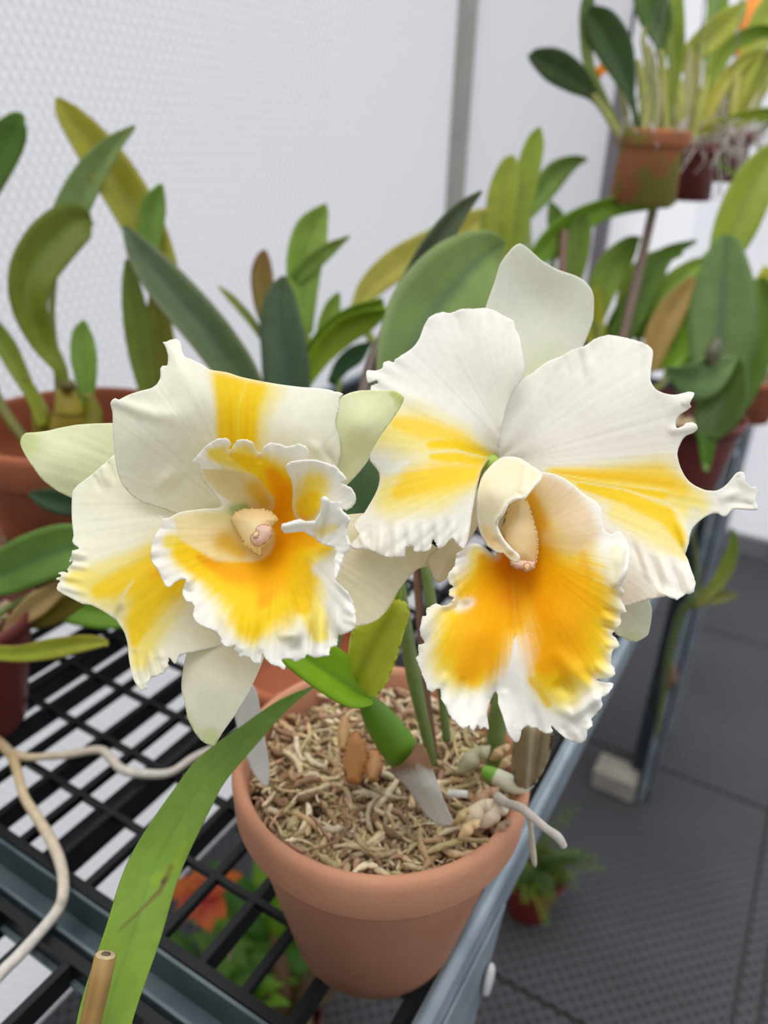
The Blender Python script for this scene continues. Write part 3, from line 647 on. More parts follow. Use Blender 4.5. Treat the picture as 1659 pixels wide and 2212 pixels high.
# lip of the left bloom: the funnel with its lower and upper lobes
LA = [(345, 1113), (352, 1120), (366, 1118), (382, 1109), (399, 1104), (440, 1099), (478, 1094), (462, 1066), (440, 1040), (431, 1024), (429, 1004), (417, 997, .3), (422, 990, .3), (430, 981, .3), (448, 962, .3), (472, 948, .3), (490, 948, .3), (499, 958, .3), (493, 969), (499, 972), (512, 952), (530, 950, .4), (548, 957, .4), (552, 970), (561, 978), (569, 967), (584, 957, .4), (605, 960, .5), (617, 965, .5), (632, 963, .5), (647, 959, .5), (659, 965, .5), (668, 975, .5), (662, 989, .5), (680, 1010), (720, 1060), (735, 1120), (730, 1180), (724, 1250), (750, 1280, .6), (762, 1303, .7), (767, 1323, .7), (769, 1340, .7), (767, 1355, .7), (747, 1369, .7), (730, 1372, .7), (727, 1395, .7), (714, 1398, .7), (710, 1416, .7), (698, 1417, .7), (678, 1421, .7), (665, 1414, .7), (652, 1424, .7), (636, 1429, .7), (629, 1423, .5), (608, 1426, .5), (617, 1439), (613, 1447), (603, 1440), (588, 1436, .5), (574, 1424, .5), (568, 1412), (562, 1432, .5), (550, 1433, .5), (539, 1421, .5), (527, 1417, .5), (517, 1419, .5), (515, 1411, .3), (506, 1404, .5), (509, 1395), (490, 1398, .5), (478, 1388, .5), (477, 1378), (465, 1364, .3), (438, 1353, .3), (423, 1343, .3), (417, 1329, .3), (420, 1311, .3), (414, 1301, .3), (403, 1300), (396, 1287), (394, 1275), (402, 1252), (392, 1251), (378, 1258), (366, 1269), (358, 1266), (349, 1249, .3), (339, 1227, .4), (329, 1215, .4), (326, 1196, .4), (328, 1176, .4), (335, 1157, .4), (346, 1138, .3), (350, 1124)]
lipcols = [([(595, 1150, 70), (500, 1225, 85), (410, 1190, 50), (370, 1170, 22)], PYL, .8, .9, .12), ([(600, 1150, 80), (560, 1290, 105), (545, 1350, 50)], PYL, .8, .9, .15), ([(640, 1200, 50), (665, 1290, 45), (690, 1370, 22)], PYL, .8, .85, .2),
           ([(600, 1130, 60), (600, 1050, 62), (530, 990, 40), (460, 980, 16)], PYL, .8, .9, .15), ([(640, 1170, 50), (700, 1190, 40)], PYL, .8, .7, .15),
           ([(595, 1160, 62), (500, 1235, 68), (405, 1195, 34)], GLD, .6, .97, .15), ([(600, 1160, 60), (570, 1275, 88), (545, 1330, 52)], GLD, .6, .97, .18), ([(630, 1190, 42), (650, 1260, 40), (655, 1310, 22)], lin((250, 212, 20)), .7, .95, .2), ([(600, 1140, 56), (612, 1060, 46), (560, 1010, 26), (510, 985, 10)], GLD, .6, .97, .12), ([(640, 1168, 40), (690, 1178, 26), (720, 1180, 8)], GLD, .7, .9, .2),
           ([(600, 1160, 50), (560, 1235, 52), (500, 1240, 30), (430, 1205, 10)], ORG, 1.0, .95, .1), ([(605, 1160, 45), (590, 1250, 42), (570, 1300, 20)], ORG, 1.0, .9, .12), ([(605, 1150, 50), (618, 1070, 36), (585, 1020, 16)], ORG, 1.0, .95, .08), ([(625, 1160, 40), (680, 1165, 22)], ORG, 1.0, .85, .1),
           ([(720, 1230, 40), (690, 1230, 18)], lin((242, 240, 228)), .8, .9, .2),
           ([(385, 1115, 16), (420, 1140, 42), (480, 1160, 56), (545, 1165, 52)], PEACH, .22, .93), ([(485, 1172, 34), (520, 1195, 20)], lin((238, 200, 30)), 1.1, .85), ([(440, 1110, 26), (500, 1105, 24)], lin((222, 222, 140)), 1.2, .5),
           ([(440, 1025, 14), (480, 1040, 30), (530, 1058, 40), (565, 1085, 30)], lin((240, 228, 176)), .22, .93), ([(550, 1055, 26), (572, 1085, 18)], lin((238, 204, 30)), 1.1, .8), ([(505, 1100, 18), (530, 1092, 10)], lin((170, 196, 90)), 1.2, .7)]
sheet('lip', FL, LA, [(340, 1180, .251), (345, 1113, .252), (380, 1110, .2535), (430, 1340, .245), (520, 1415, .2425), (610, 1430, .239), (765, 1330, .238), (724, 1250, .243), (430, 990, .2525), (480, 1045, .261), (550, 955, .2515), (660, 970, .2505), (600, 1145, .273), (600, 1070, .2655), (560, 1270, .2535), (480, 1215, .2605), (440, 1160, .2585), (500, 1130, .2655), (660, 1180, .257), (730, 1120, .252), (560, 1040, .259)], (598, 1150), lipcols,
      ground=WHT, frill=(.0022, 17, 11), ruffle=(.0006, 30, 3.5), sp=3.7, seed=17, edge=(WHT, 8, .7),
      creases=[([(655, 1290, 12), (640, 1360, 16), (600, 1380, 14)], .0030), ([(620, 1395, 9), (655, 1400, 11)], -.0030), ([(600, 1375, 5), (650, 1372, 5)], .0012), ([(690, 1290, 7), (692, 1410, 9)], .0020), ([(674, 1320, 5), (672, 1415, 7)], -.0022), ([(709, 1300, 5), (712, 1400, 7)], -.0018), ([(728, 1300, 6), (728, 1370, 7)], .0014), ([(540, 1300, 6), (520, 1400, 8)], .0016), ([(560, 1330, 6), (545, 1425, 8)], -.0013), ([(585, 1340, 7), (565, 1400, 8)], .0012), ([(480, 1330, 8), (475, 1380, 8)], -.0012), ([(440, 1290, 8), (420, 1310, 8)], .0012), ([(398, 1250, 7), (420, 1262, 10)], .0020), ([(396, 1275, 6), (425, 1285, 8)], -.0016),
               ([(410, 1182, 12), (455, 1200, 14), (505, 1205, 14), (550, 1195, 10)], .0010), ([(500, 1010, 12), (548, 1036, 13), (574, 1070, 12)], .0008),
               ([(740, 1310, 5), (765, 1322, 5)], .0008), ([(735, 1335, 5), (765, 1345, 5)], .0008), ([(498, 985, 5), (505, 960, 5)], -.0015), ([(562, 992, 6), (561, 975, 6)], -.0014)], streakf=20)
sheet('lip_lobe', FL, [(617, 1008), (622, 1001), (630, 998, .4), (650, 995, .5), (677, 994, .5), (701, 1000, .5), (722, 1007, .5), (735, 1019, .5), (747, 1036, .5), (738, 1043, .4), (751, 1051, .5), (763, 1061, .5), (768, 1079, .5), (760, 1095, .5), (747, 1101, .5), (728, 1100), (705, 1098), (694, 1112), (680, 1127), (655, 1130), (638, 1118), (632, 1094), (633, 1064), (630, 1037)],
      [(617, 1008, .2475), (680, 995, .2435), (765, 1075, .2395), (640, 1115, .262), (650, 1050, .253), (705, 1050, .2465), (700, 1110, .248)], (630, 1140), [([(640, 1120, 44), (668, 1085, 52), (680, 1050, 40)], PYL, .9, .9, .18), ([(640, 1115, 34), (668, 1095, 32), (678, 1075, 20)], GLD, .8, .95, .15), ([(635, 1125, 22), (655, 1120, 16)], ORG, 1.2, .7)],
      frill=(.0014, 15, 7), ruffle=(.0005, 25, 3), sp=3.6, seed=18, edge=(WHT, 8, .7), creases=[([(665, 995, 4), (668, 1035, 6)], -.0010), ([(620, 1006, 5), (634, 1040, 5)], .0012)])
sheet('lip_lobe', FL, [(609, 1143), (610, 1134), (620, 1131), (647, 1123), (659, 1127), (680, 1125), (692, 1108), (697, 1090), (694, 1076), (701, 1073), (716, 1083), (736, 1084), (735, 1098, .5), (745, 1110, .5), (756, 1122, .5), (750, 1137, .5), (748, 1155, .5), (757, 1179, .5), (741, 1205, .5), (732, 1232, .5), (724, 1250), (722, 1215), (727, 1190), (717, 1180), (703, 1178), (688, 1170), (677, 1160), (671, 1158), (656, 1148), (635, 1149), (614, 1151)],
      [(610, 1140, .2395), (660, 1140, .2425), (700, 1080, .2400), (756, 1130, .2355), (725, 1245, .2345), (700, 1140, .2445), (690, 1165, .246)], (690, 1190), [([(690, 1150, 16), (720, 1140, 14)], PYL, 1.0, .5, .2)], ground=lin((250, 250, 246)), frill=(.0010, 14, 6), ruffle=(.0005, 20, 3), sp=3.4, seed=19, thick=.0008,
      creases=[([(612, 1137, 4), (650, 1129, 5), (682, 1131, 5), (698, 1104, 5), (704, 1080, 4)], .0016), ([(660, 1141, 5), (690, 1146, 6), (708, 1112, 6)], -.0010), ([(740, 1130, 5), (725, 1150, 5)], -.0008)])
blob('column', FL, [(498, 1122), (504, 1107), (521, 1100), (545, 1097), (569, 1098), (587, 1105), (596, 1114), (601, 1125), (589, 1136), (589, 1155), (578, 1173), (566, 1186), (565, 1201), (551, 1197), (530, 1179), (514, 1149)], [(498, 1122, .2655), (600, 1125, .2605), (560, 1200, .2585), (545, 1100, .2635), (550, 1150, .260)], .0062, PEACH, [([(520, 1110, 26), (580, 1110, 20)], lin((248, 216, 160)), 1.2, .7)], sp=3.0, back=.9)
blob('anther_cap', FL, [(552, 1140), (562, 1133), (573, 1132), (588, 1138), (588, 1155), (578, 1170), (562, 1181), (550, 1180), (540, 1168), (541, 1156), (552, 1152)], [(552, 1140, .2540), (588, 1155, .2535), (550, 1180, .2530), (570, 1150, .2535)], .0028, PINK, sp=2.6, back=.8)
blob('anther_cap', FL, [(548, 1150), (556, 1146), (562, 1153), (558, 1162), (548, 1163), (544, 1157)], [(548, 1150, .2512), (562, 1153, .2512), (548, 1163, .2508), (552, 1155, .251)], .0012, lin((248, 222, 180)), sp=2.2, back=.8)

# ------------------------------------------------------------------ right bloom
sheet('sepal', FR, [(1124, 526), (1112, 531), (1102, 541), (1081, 570), (1071, 602), (1061, 631), (1049, 667), (1050, 760), (1060, 880), (1072, 980), (1085, 1002), (1110, 980), (1160, 880), (1215, 810), (1260, 747), (1281, 692), (1283, 643), (1277, 624), (1264, 608), (1244, 596), (1203, 582), (1171, 563), (1142, 537)],
      [(1124, 526, .305), (1060, 640, .309), (1280, 640, .307), (1170, 650, .314), (1180, 850, .312), (1080, 1000, .306)], (1090, 1080), [([(1120, 860, 60), (1180, 780, 60)], lin((226, 232, 190)), 1.2, .5), ([(1110, 560, 30), (1200, 640, 60)], lin((238, 236, 216)), 1.2, .3)], ground=lin((246, 246, 232)), ruffle=(.0006, 50, 2), seed=21, thick=.0009)
sheet('sepal', FR, [(1401, 1296), (1408, 1315), (1406, 1342), (1400, 1370), (1386, 1381), (1372, 1387), (1349, 1379), (1331, 1370), (1280, 1300), (1190, 1200), (1120, 1080), (1100, 1010), (1180, 1060), (1280, 1150), (1360, 1240)],
      [(1405, 1320, .2875), (1370, 1387, .286), (1340, 1300, .289), (1200, 1150, .298), (1110, 1020, .304)], (1080, 980), [([(1372, 1380, 26), (1350, 1370, 10)], lin((214, 224, 170)), 1.1, .5)], ground=lin((240, 243, 222)), seed=22)
sheet('sepal', FR, [(1003, 1184), (990, 1205), (979, 1225), (968, 1243), (959, 1254), (949, 1258), (939, 1252), (931, 1236), (923, 1218), (930, 1200), (945, 1186), (965, 1166), (990, 1140), (1030, 1060), (1052, 1005), (1068, 1000), (1060, 1060), (1030, 1140)],
      [(925, 1216, .286), (950, 1257, .284), (990, 1180, .288), (1060, 1010, .303)], (1070, 990), [], ground=lin((246, 238, 214)), ruffle=(.0006, 25, 3), seed=23, creases=[([(945, 1250, 5), (985, 1170, 7)], .0008)])
rl = [(1049, 666, .3), (1069, 672, .3), (1087, 682, .3), (1110, 694, .3), (1113, 711), (1121, 724), (1126, 750), (1131, 776), (1132, 803), (1124, 825), (1108, 846), (1095, 878), (1084, 918), (1078, 957), (1079, 983), (1068, 992), (1053, 996), (1039, 1018), (1031, 1050), (1020, 1105), (1014, 1146), (1009, 1170), (1001, 1186), (988, 1176, .7), (978, 1163, .7), (970, 1168, .7), (956, 1182, .7), (947, 1185, .7), (941, 1171, .7), (934, 1164, .7), (931, 1185, .7), (920, 1191, .7), (895, 1192, .7), (891, 1180, .7), (876, 1185, .7), (873, 1202, .7), (862, 1204, .7), (843, 1205, .7), (831, 1202, .7), (820, 1199, .7), (805, 1190, .6), (786, 1186, .5), (768, 1186, .6), (757, 1180, .6), (765, 1168, .6), (773, 1161, .6), (776, 1156, .4), (770, 1147), (764, 1138), (770, 1124), (787, 1108), (798, 1090), (809, 1071), (817, 1052), (820, 1035), (818, 1020), (808, 1006), (798, 992), (802, 940), (808, 880), (800, 842), (802, 834, .5), (817, 827, .5), (814, 821), (795, 827), (791, 804, .4), (795, 800, .4), (806, 802, .4), (825, 796, .4), (829, 783, .4), (841, 781, .5), (850, 783, .5), (854, 776, .5), (867, 768, .4), (887, 755), (897, 745), (906, 731), (912, 715), (916, 704), (926, 687, .3), (937, 680, .3), (955, 675, .3), (973, 677, .3), (996, 668, .3), (1022, 668, .3)]
sheet('petal', FR, rl, [(1050, 668, .302), (1110, 700, .2965), (1130, 790, .2905), (1080, 950, .2965), (960, 680, .303), (795, 805, .2865), (900, 820, .293), (1000, 850, .2975), (1000, 960, .2915), (880, 950, .282), (800, 990, .2785), (770, 1130, .2735), (870, 1195, .2675), (1000, 1180, .2745), (940, 1080, .2755), (1030, 1030, .289), (1062, 992, .3005)], (1110, 985),
      [([(1062, 990, 20), (980, 960, 58), (890, 935, 76), (830, 925, 60)], PYL, 1.0, .7, .14), ([(1030, 1030, 30), (940, 1050, 70), (850, 1070, 60)], PYL, 1.0, .75, .16),
       ([(1052, 985, 10), (985, 950, 26), (910, 925, 30), (860, 915, 18)], lin((255, 224, 60)), .9, .8, .2), ([(1056, 990, 9), (990, 962, 13), (930, 962, 11)], GLD, .9, .95, .15), ([(1054, 1003, 10), (990, 990, 15), (935, 986, 11)], GLD, .9, .95, .2), ([(1040, 1020, 18), (960, 1030, 38), (890, 1045, 38), (860, 1065, 18)], lin((255, 222, 40)), .9, .9, .22),
       ([(1052, 990, 2.2), (980, 973, 3), (900, 982, 4), (845, 996, 8)], lin((250, 244, 200)), 1.0, .8), ([(860, 975, 3), (930, 950, 3), (960, 948, 2)], lin((250, 240, 170)), 1.0, .6), ([(800, 1010, 26), (850, 1010, 20), (880, 1000, 8)], WHT, 1.0, .7)],
      ground=lin((250, 248, 240)), frill=(.0019, 24, 14), ruffle=(.0009, 40, 3), seed=24, edge=(WHT, 6, .4), streakf=24,
      creases=[([(1128, 740, 9), (1105, 830, 12), (1085, 920, 10)], .0012), ([(1040, 680, 5), (1035, 760, 9)], .0006), ([(985, 685, 5), (1000, 740, 8)], -.0006), ([(940, 700, 6), (965, 780, 10)], .0005), ([(800, 815, 8), (900, 870, 16), (1000, 900, 26)], .0010),
               ([(825, 1130, 5), (820, 1195, 6)], .0014), ([(842, 1120, 5), (838, 1200, 6)], -.0012), ([(857, 1120, 5), (856, 1200, 6)], .0014), ([(872, 1130, 4), (880, 1190, 5)], -.0012), ([(890, 1120, 5), (884, 1185, 5)], .0014), ([(905, 1125, 5), (905, 1190, 5)], -.0011), ([(918, 1115, 5), (917, 1190, 5)], .0012), ([(932, 1120, 4), (938, 1170, 5)], -.0010), ([(948, 1110, 5), (950, 1180, 5)], .0012), ([(965, 1115, 4), (966, 1165, 5)], -.0010), ([(980, 1110, 5), (984, 1170, 5)], .0010), ([(800, 1140, 6), (795, 1185, 6)], -.0012), ([(780, 1160, 5), (790, 1180, 5)], .0012), ([(1010, 1150, 7), (1030, 1050, 7)], .0007)])
rr_ = [(1131, 817), (1152, 805, .2), (1165, 794, .2), (1178, 784, .3), (1196, 776, .3), (1214, 769, .3), (1225, 762, .2), (1238, 755, .3), (1262, 748, .3), (1272, 741, .2), (1283, 733, .2), (1300, 727, .3), (1316, 724, .3), (1335, 727, .3), (1350, 730, .3), (1370, 735, .3), (1387, 740, .3), (1402, 748, .3), (1410, 757), (1410, 770), (1406, 799), (1405, 821), (1410, 832), (1418, 842), (1433, 849), (1450, 853), (1462, 853), (1475, 850), (1489, 847), (1499, 850), (1497, 859, .3), (1490, 871, .3), (1493, 878, .3), (1483, 887), (1470, 895), (1462, 904), (1459, 914), (1462, 925), (1468, 924), (1476, 921), (1481, 915), (1495, 913), (1505, 918), (1507, 925), (1499, 934), (1483, 941), (1474, 950), (1466, 967), (1463, 980), (1466, 997), (1471, 1012), (1480, 1029), (1490, 1041), (1503, 1050), (1525, 1059), (1547, 1060), (1560, 1054), (1571, 1045), (1580, 1034), (1589, 1023), (1597, 1019, .3), (1607, 1022, .3), (1611, 1040, .4), (1622, 1051, .4), (1635, 1053, .4), (1639, 1062, .4), (1632, 1079, .4), (1637, 1100, .3), (1614, 1101), (1590, 1099), (1580, 1102), (1570, 1114), (1562, 1116), (1550, 1109), (1537, 1110), (1521, 1118), (1506, 1130), (1495, 1143), (1489, 1160), (1486, 1178), (1480, 1196), (1486, 1210), (1493, 1232), (1502, 1258, .4), (1497, 1279, .6), (1480, 1284, .7), (1463, 1295, .7), (1446, 1290, .7), (1431, 1284, .6), (1436, 1288, .4), (1405, 1294), (1375, 1303), (1350, 1310), (1310, 1290), (1250, 1200), (1180, 1100), (1110, 1020), (1080, 1000), (1076, 985), (1075, 957), (1082, 915), (1095, 872), (1110, 842)]
sheet('petal', FR, rr_, [(1131, 820, .3005), (1078, 960, .2975), (1262, 750, .3045), (1350, 735, .302), (1408, 765, .296), (1300, 880, .296), (1180, 880, .3005), (1495, 852, .2855), (1505, 922, .2825), (1460, 1000, .2845), (1630, 1075, .2735), (1550, 1085, .277), (1486, 1170, .2755), (1350, 1050, .2895), (1500, 1260, .2685), (1440, 1285, .2685), (1380, 1180, .279), (1350, 1305, .2785), (1200, 1080, .294), (1085, 1000, .302)], (1060, 1005),
      [([(1190, 1020, 14), (1300, 1045, 50), (1420, 1060, 84), (1490, 1090, 50)], PYL, .9, .75, .12), ([(1330, 1110, 26), (1440, 1160, 46), (1480, 1200, 16)], PYL, 1.0, .6, .2), ([(1195, 1020, 8), (1300, 1030, 22), (1420, 1035, 42), (1470, 1055, 26)], lin((255, 222, 50)), .9, .75, .2),
       ([(1205, 1022, 5), (1350, 1030, 10), (1450, 1045, 12)], lin((255, 214, 30)), 1.0, .8, .2), ([(1230, 1030, 5), (1340, 1055, 12), (1430, 1070, 12)], GLD, .9, .95, .2), ([(1250, 1048, 6), (1360, 1080, 20), (1440, 1115, 24), (1476, 1170, 14)], GLD, .8, .95, .2),
       ([(1180, 1018, 2), (1300, 1043, 2.6), (1440, 1060, 3.5)], lin((250, 240, 170)), 1.0, .7), ([(1250, 1040, 2), (1350, 1058, 3), (1445, 1090, 5), (1480, 1120, 6)], lin((250, 242, 190)), 1.0, .8), ([(1500, 1110, 22), (1486, 1170, 8)], lin((240, 240, 226)), 1.0, .7)],
      ground=lin((250, 247, 238)), frill=(.0018, 24, 12), ruffle=(.0010, 45, 3), seed=25, edge=(WHT, 6, .4), streakf=30,
      creases=[([(1262, 750, 7), (1285, 850, 14)], .0010), ([(1250, 762, 6), (1262, 830, 10)], -.0006), ([(1218, 772, 5), (1232, 820, 8)], -.0005), ([(1330, 740, 7), (1315, 880, 18)], .0007), ([(1385, 750, 6), (1375, 830, 12)], -.0006), ([(1490, 860, 9), (1430, 890, 22)], .0012), ([(1455, 930, 8), (1490, 925, 8), (1505, 920, 7)], .0012), ([(1100, 940, 26), (1180, 830, 26)], .0010),
               ([(1486, 1190, 6), (1474, 1150, 8), (1455, 1100, 12)], .0018), ([(1600, 1060, 6), (1550, 1080, 10)], .0012), ([(1625, 1090, 5), (1580, 1085, 8)], -.0008), ([(1420, 1190, 6), (1450, 1270, 7)], .0014), ([(1400, 1190, 6), (1428, 1270, 6)], -.0012), ([(1445, 1200, 5), (1470, 1280, 6)], -.0014), ([(1380, 1180, 7), (1412, 1265, 7)], .0012), ([(1470, 1215, 5), (1490, 1275, 6)], .0012), ([(1360, 1160, 6), (1395, 1240, 8)], -.0010)])
# lip of the right bloom
RLIP = [(1072, 1201), (1060, 1194), (1048, 1184), (1036, 1177), (1026, 1174), (1012, 1176), (1003, 1184), (988, 1196, .4), (984, 1210, .4), (982, 1224, .4), (970, 1236, .4), (967, 1248, .4), (970, 1259, .5), (979, 1268, .3), (971, 1274, .5), (970, 1285, .5), (980, 1292, .3), (976, 1299, .5), (981, 1311, .4), (990, 1315, .3), (1006, 1310), (1016, 1300), (1000, 1302), (976, 1303, .3), (965, 1308, .5), (951, 1308, .5), (942, 1304, .5), (929, 1310, .6), (920, 1318, .6), (921, 1330, .5), (913, 1332, .6), (910, 1346, .6), (907, 1358, .6), (909, 1374, .6), (917, 1390, .5), (904, 1393, .6), (904, 1404, .6), (905, 1415, .6), (899, 1422, .6), (903, 1433, .5), (908, 1447, .4), (913, 1460, .4), (920, 1477, .4), (923, 1489, .4), (935, 1496, .4), (943, 1488, .4), (952, 1490, .4), (953, 1509, .6), (965, 1529, .7), (971, 1545, .7), (987, 1563, .8), (1000, 1574, .8), (1013, 1567, .8), (1021, 1579, .7), (1031, 1567, .8), (1037, 1575, .8), (1045, 1570, .5), (1055, 1576), (1051, 1542), (1059, 1512), (1069, 1494), (1075, 1500), (1076, 1519), (1085, 1545), (1092, 1568, .4), (1101, 1591, .4), (1114, 1604, .4), (1123, 1594, .4), (1127, 1576), (1140, 1568, .6), (1150, 1573, .5), (1157, 1571, .6), (1168, 1579, .6), (1181, 1585, .6), (1194, 1581, .4), (1190, 1568), (1206, 1582), (1222, 1595), (1238, 1602, .3), (1256, 1605, .6), (1266, 1594, .7), (1267, 1578, .7), (1280, 1568, .8), (1277, 1555, .8), (1290, 1539, .8), (1302, 1522, .7), (1298, 1509, .5), (1316, 1496, .5), (1325, 1477, .3), (1303, 1474), (1289, 1468), (1305, 1467), (1320, 1463, .3), (1329, 1455, .4), (1326, 1442, .3), (1320, 1434, .3), (1321, 1415, .4), (1326, 1402, .4), (1337, 1397, .4), (1332, 1380, .5), (1322, 1371, .5), (1334, 1357, .7), (1342, 1342, .7), (1340, 1330, .7), (1352, 1322, .7), (1348, 1308, .5), (1340, 1295, .4), (1348, 1280, .4), (1342, 1268), (1350, 1245), (1357, 1225), (1360, 1201), (1359, 1182), (1352, 1166), (1342, 1150), (1334, 1148), (1321, 1154), (1307, 1147), (1300, 1125), (1298, 1100), (1289, 1084), (1265, 1070), (1241, 1049), (1217, 1032), (1193, 1023), (1165, 1020), (1125, 1024), (1095, 1050), (1080, 1100), (1072, 1160)]
rcols = [([(1095, 1200, 40), (1030, 1330, 104), (1000, 1420, 84)], PYL, .8, .9, .14), ([(1120, 1200, 60), (1230, 1310, 122), (1250, 1400, 96), (1210, 1480, 60)], PYL, .8, .9, .14), ([(1150, 1050, 40), (1190, 1150, 70), (1240, 1200, 60)], PYL, 1.0, .7), ([(1030, 1195, 24), (1040, 1250, 40)], PYL, 1, .8),
         ([(1095, 1200, 34), (1036, 1320, 90), (1018, 1400, 82), (1020, 1455, 36)], GLD, .7, .97, .30), ([(1120, 1210, 55), (1230, 1300, 104), (1240, 1390, 84), (1190, 1450, 48)], GLD, .7, .97, .30), ([(1040, 1205, 14), (1050, 1250, 30)], lin((245, 196, 14)), 1, .95), ([(1145, 1070, 22), (1165, 1120, 34), (1180, 1190, 40)], lin((244, 190, 20)), 1.1, .9),
         ([(1104, 1220, 46), (1108, 1300, 58), (1111, 1345, 34)], GLD, .8, .95), ([(1101, 1220, 40), (1106, 1300, 50), (1110, 1340, 26)], ORG, 1.0, .85, .1), ([(1230, 1420, 30), (1270, 1466, 14)], lin((250, 222, 60)), 1.0, .6, .2), ([(1150, 1470, 12), (1185, 1520, 10)], lin((244, 210, 40)), 1.0, .8, .6),
         ([(1094, 1210, 34), (1052, 1320, 80), (1034, 1400, 78), (1012, 1450, 38)], ORG, .95, .95, .28), ([(1130, 1220, 50), (1208, 1300, 106), (1206, 1390, 90), (1180, 1436, 34)], ORG, .95, .95, .28), ([(1095, 1215, 40), (1100, 1290, 36)], DOR, 1.3, .8, .25), ([(1140, 1240, 36), (1180, 1330, 30)], DOR, 1.3, .45, .25),
         ([(1106, 1240, 2.5), (1112, 1330, 3), (1113, 1380, 5)], lin((252, 190, 40)), 1.0, .8), ([(1114, 1378, 2.5), (1111, 1430, 9), (1104, 1490, 19), (1110, 1570, 38)], lin((250, 249, 244)), .45, .97, .06),
         ([(1180, 1050, 30), (1225, 1095, 50), (1255, 1150, 44)], lin((246, 226, 190)), .7, .85), ([(1190, 1160, 24), (1230, 1180, 26), (1270, 1180, 22)], lin((244, 220, 160)), 1.0, .6),
         ([(1260, 1200, 16), (1275, 1250, 12)], lin((250, 190, 20)), 1.2, .5), ([(1330, 1200, 26), (1325, 1250, 20)], lin((246, 242, 216)), .9, .8)]
sheet('lip', FR, RLIP, [(1072, 1201, .286), (1026, 1174, .281), (985, 1220, .275), (1010, 1300, .275), (915, 1340, .268), (902, 1425, .2665), (950, 1500, .2625), (1035, 1575, .2575), (1075, 1500, .271), (1114, 1604, .266), (1190, 1580, .265), (1255, 1605, .256), (1325, 1475, .2545), (1320, 1440, .257), (1345, 1330, .2585), (1350, 1240, .2555), (1355, 1175, .2615), (1295, 1100, .2695), (1200, 1025, .281), (1100, 1050, .290), (1105, 1220, .291), (1113, 1360, .2765), (1040, 1360, .269), (1210, 1340, .266), (1200, 1200, .277), (1110, 1480, .271), (1000, 1440, .2645), (1240, 1450, .261)], (1100, 1170), rcols,
      ground=WHT, frill=(.0026, 20, 12), ruffle=(.0006, 35, 4), sp=3.8, seed=26, edge=(WHT, 9, .75), streakf=34, veins=.00008,
      creases=[([(1108, 1250, 7), (1113, 1370, 9)], -.0012), ([(1050, 1400, 12), (1045, 1480, 14), (1040, 1540, 14)], .0020), ([(1000, 1460, 8), (990, 1540, 9)], -.0014), ([(970, 1450, 7), (945, 1488, 8)], .0014), ([(1020, 1500, 6), (1015, 1560, 6)], -.0012), ([(1068, 1470, 6), (1062, 1510, 7)], -.0018), ([(1090, 1500, 8), (1110, 1590, 12)], .0010), ([(1150, 1510, 8), (1160, 1570, 9)], -.0008),
               ([(1190, 1400, 16), (1240, 1450, 16), (1285, 1490, 12)], .0018), ([(1200, 1470, 14), (1245, 1508, 11)], -.0026), ([(1190, 1520, 10), (1240, 1545, 9), (1285, 1510, 8)], .0030), ([(1250, 1440, 8), (1300, 1482, 9)], -.0016), ([(1280, 1430, 7), (1315, 1455, 8)], .0016), ([(1240, 1565, 8), (1255, 1600, 8)], .0012), ([(1215, 1560, 7), (1225, 1590, 7)], -.0012),
               ([(1290, 1330, 5), (1345, 1345, 5)], .0010), ([(1290, 1350, 4), (1335, 1362, 4)], -.0010), ([(1295, 1315, 4), (1345, 1325, 4)], -.0010), ([(1300, 1390, 5), (1330, 1395, 6)], .0010), ([(1330, 1262, 6), (1352, 1230, 7), (1359, 1190, 7)], .0020), ([(1322, 1250, 8), (1338, 1215, 10)], -.0010), ([(1005, 1295, 7), (985, 1240, 8)], .0012), ([(1010, 1308, 6), (960, 1320, 8)], -.0012), ([(1200, 1120, 40), (1260, 1180, 40)], .0012)])
hood = [(1084, 990), (1104, 988), (1123, 991), (1138, 1000), (1149, 1008), (1160, 1014), (1171, 1025), (1168, 1036), (1155, 1050), (1145, 1063), (1133, 1077), (1118, 1078, .3), (1106, 1083, .3), (1097, 1090, .3), (1091, 1102, .2), (1088, 1112), (1077, 1121, .2), (1074, 1136), (1080, 1153), (1090, 1170), (1103, 1184), (1114, 1193), (1121, 1200), (1122, 1208), (1117, 1215), (1107, 1212), (1096, 1202), (1089, 1195), (1076, 1194), (1060, 1184), (1048, 1172), (1036, 1143), (1031, 1117), (1031, 1081), (1038, 1042), (1048, 1022), (1067, 1001)]
sheet('lip_side_lobe', FR, hood, [(1084, 990, .295), (1033, 1100, .283), (1060, 1060, .278), (1170, 1025, .275), (1130, 1060, .272), (1080, 1130, .2745), (1118, 1208, .268), (1055, 1180, .279), (1100, 1190, .2705)], (1080, 1300),
      [([(1050, 1150, 22), (1075, 1185, 16), (1110, 1200, 8)], lin((248, 214, 140)), 1.2, .7), ([(1090, 1120, 12), (1085, 1150, 12)], lin((246, 230, 140)), 1.0, .6)], ground=lin((246, 240, 214)), ruffle=(.0004, 20, 4), sp=3.6, seed=27, edge=(WHT, 6, .8),
      creases=[([(1118, 1076, 5), (1095, 1095, 5), (1078, 1125, 5), (1083, 1155, 5), (1105, 1188, 5)], .0016), ([(1136, 1010, 5), (1128, 1060, 7)], .0010), ([(1062, 1160, 8), (1090, 1180, 8)], -.0010)], thick=.0009)
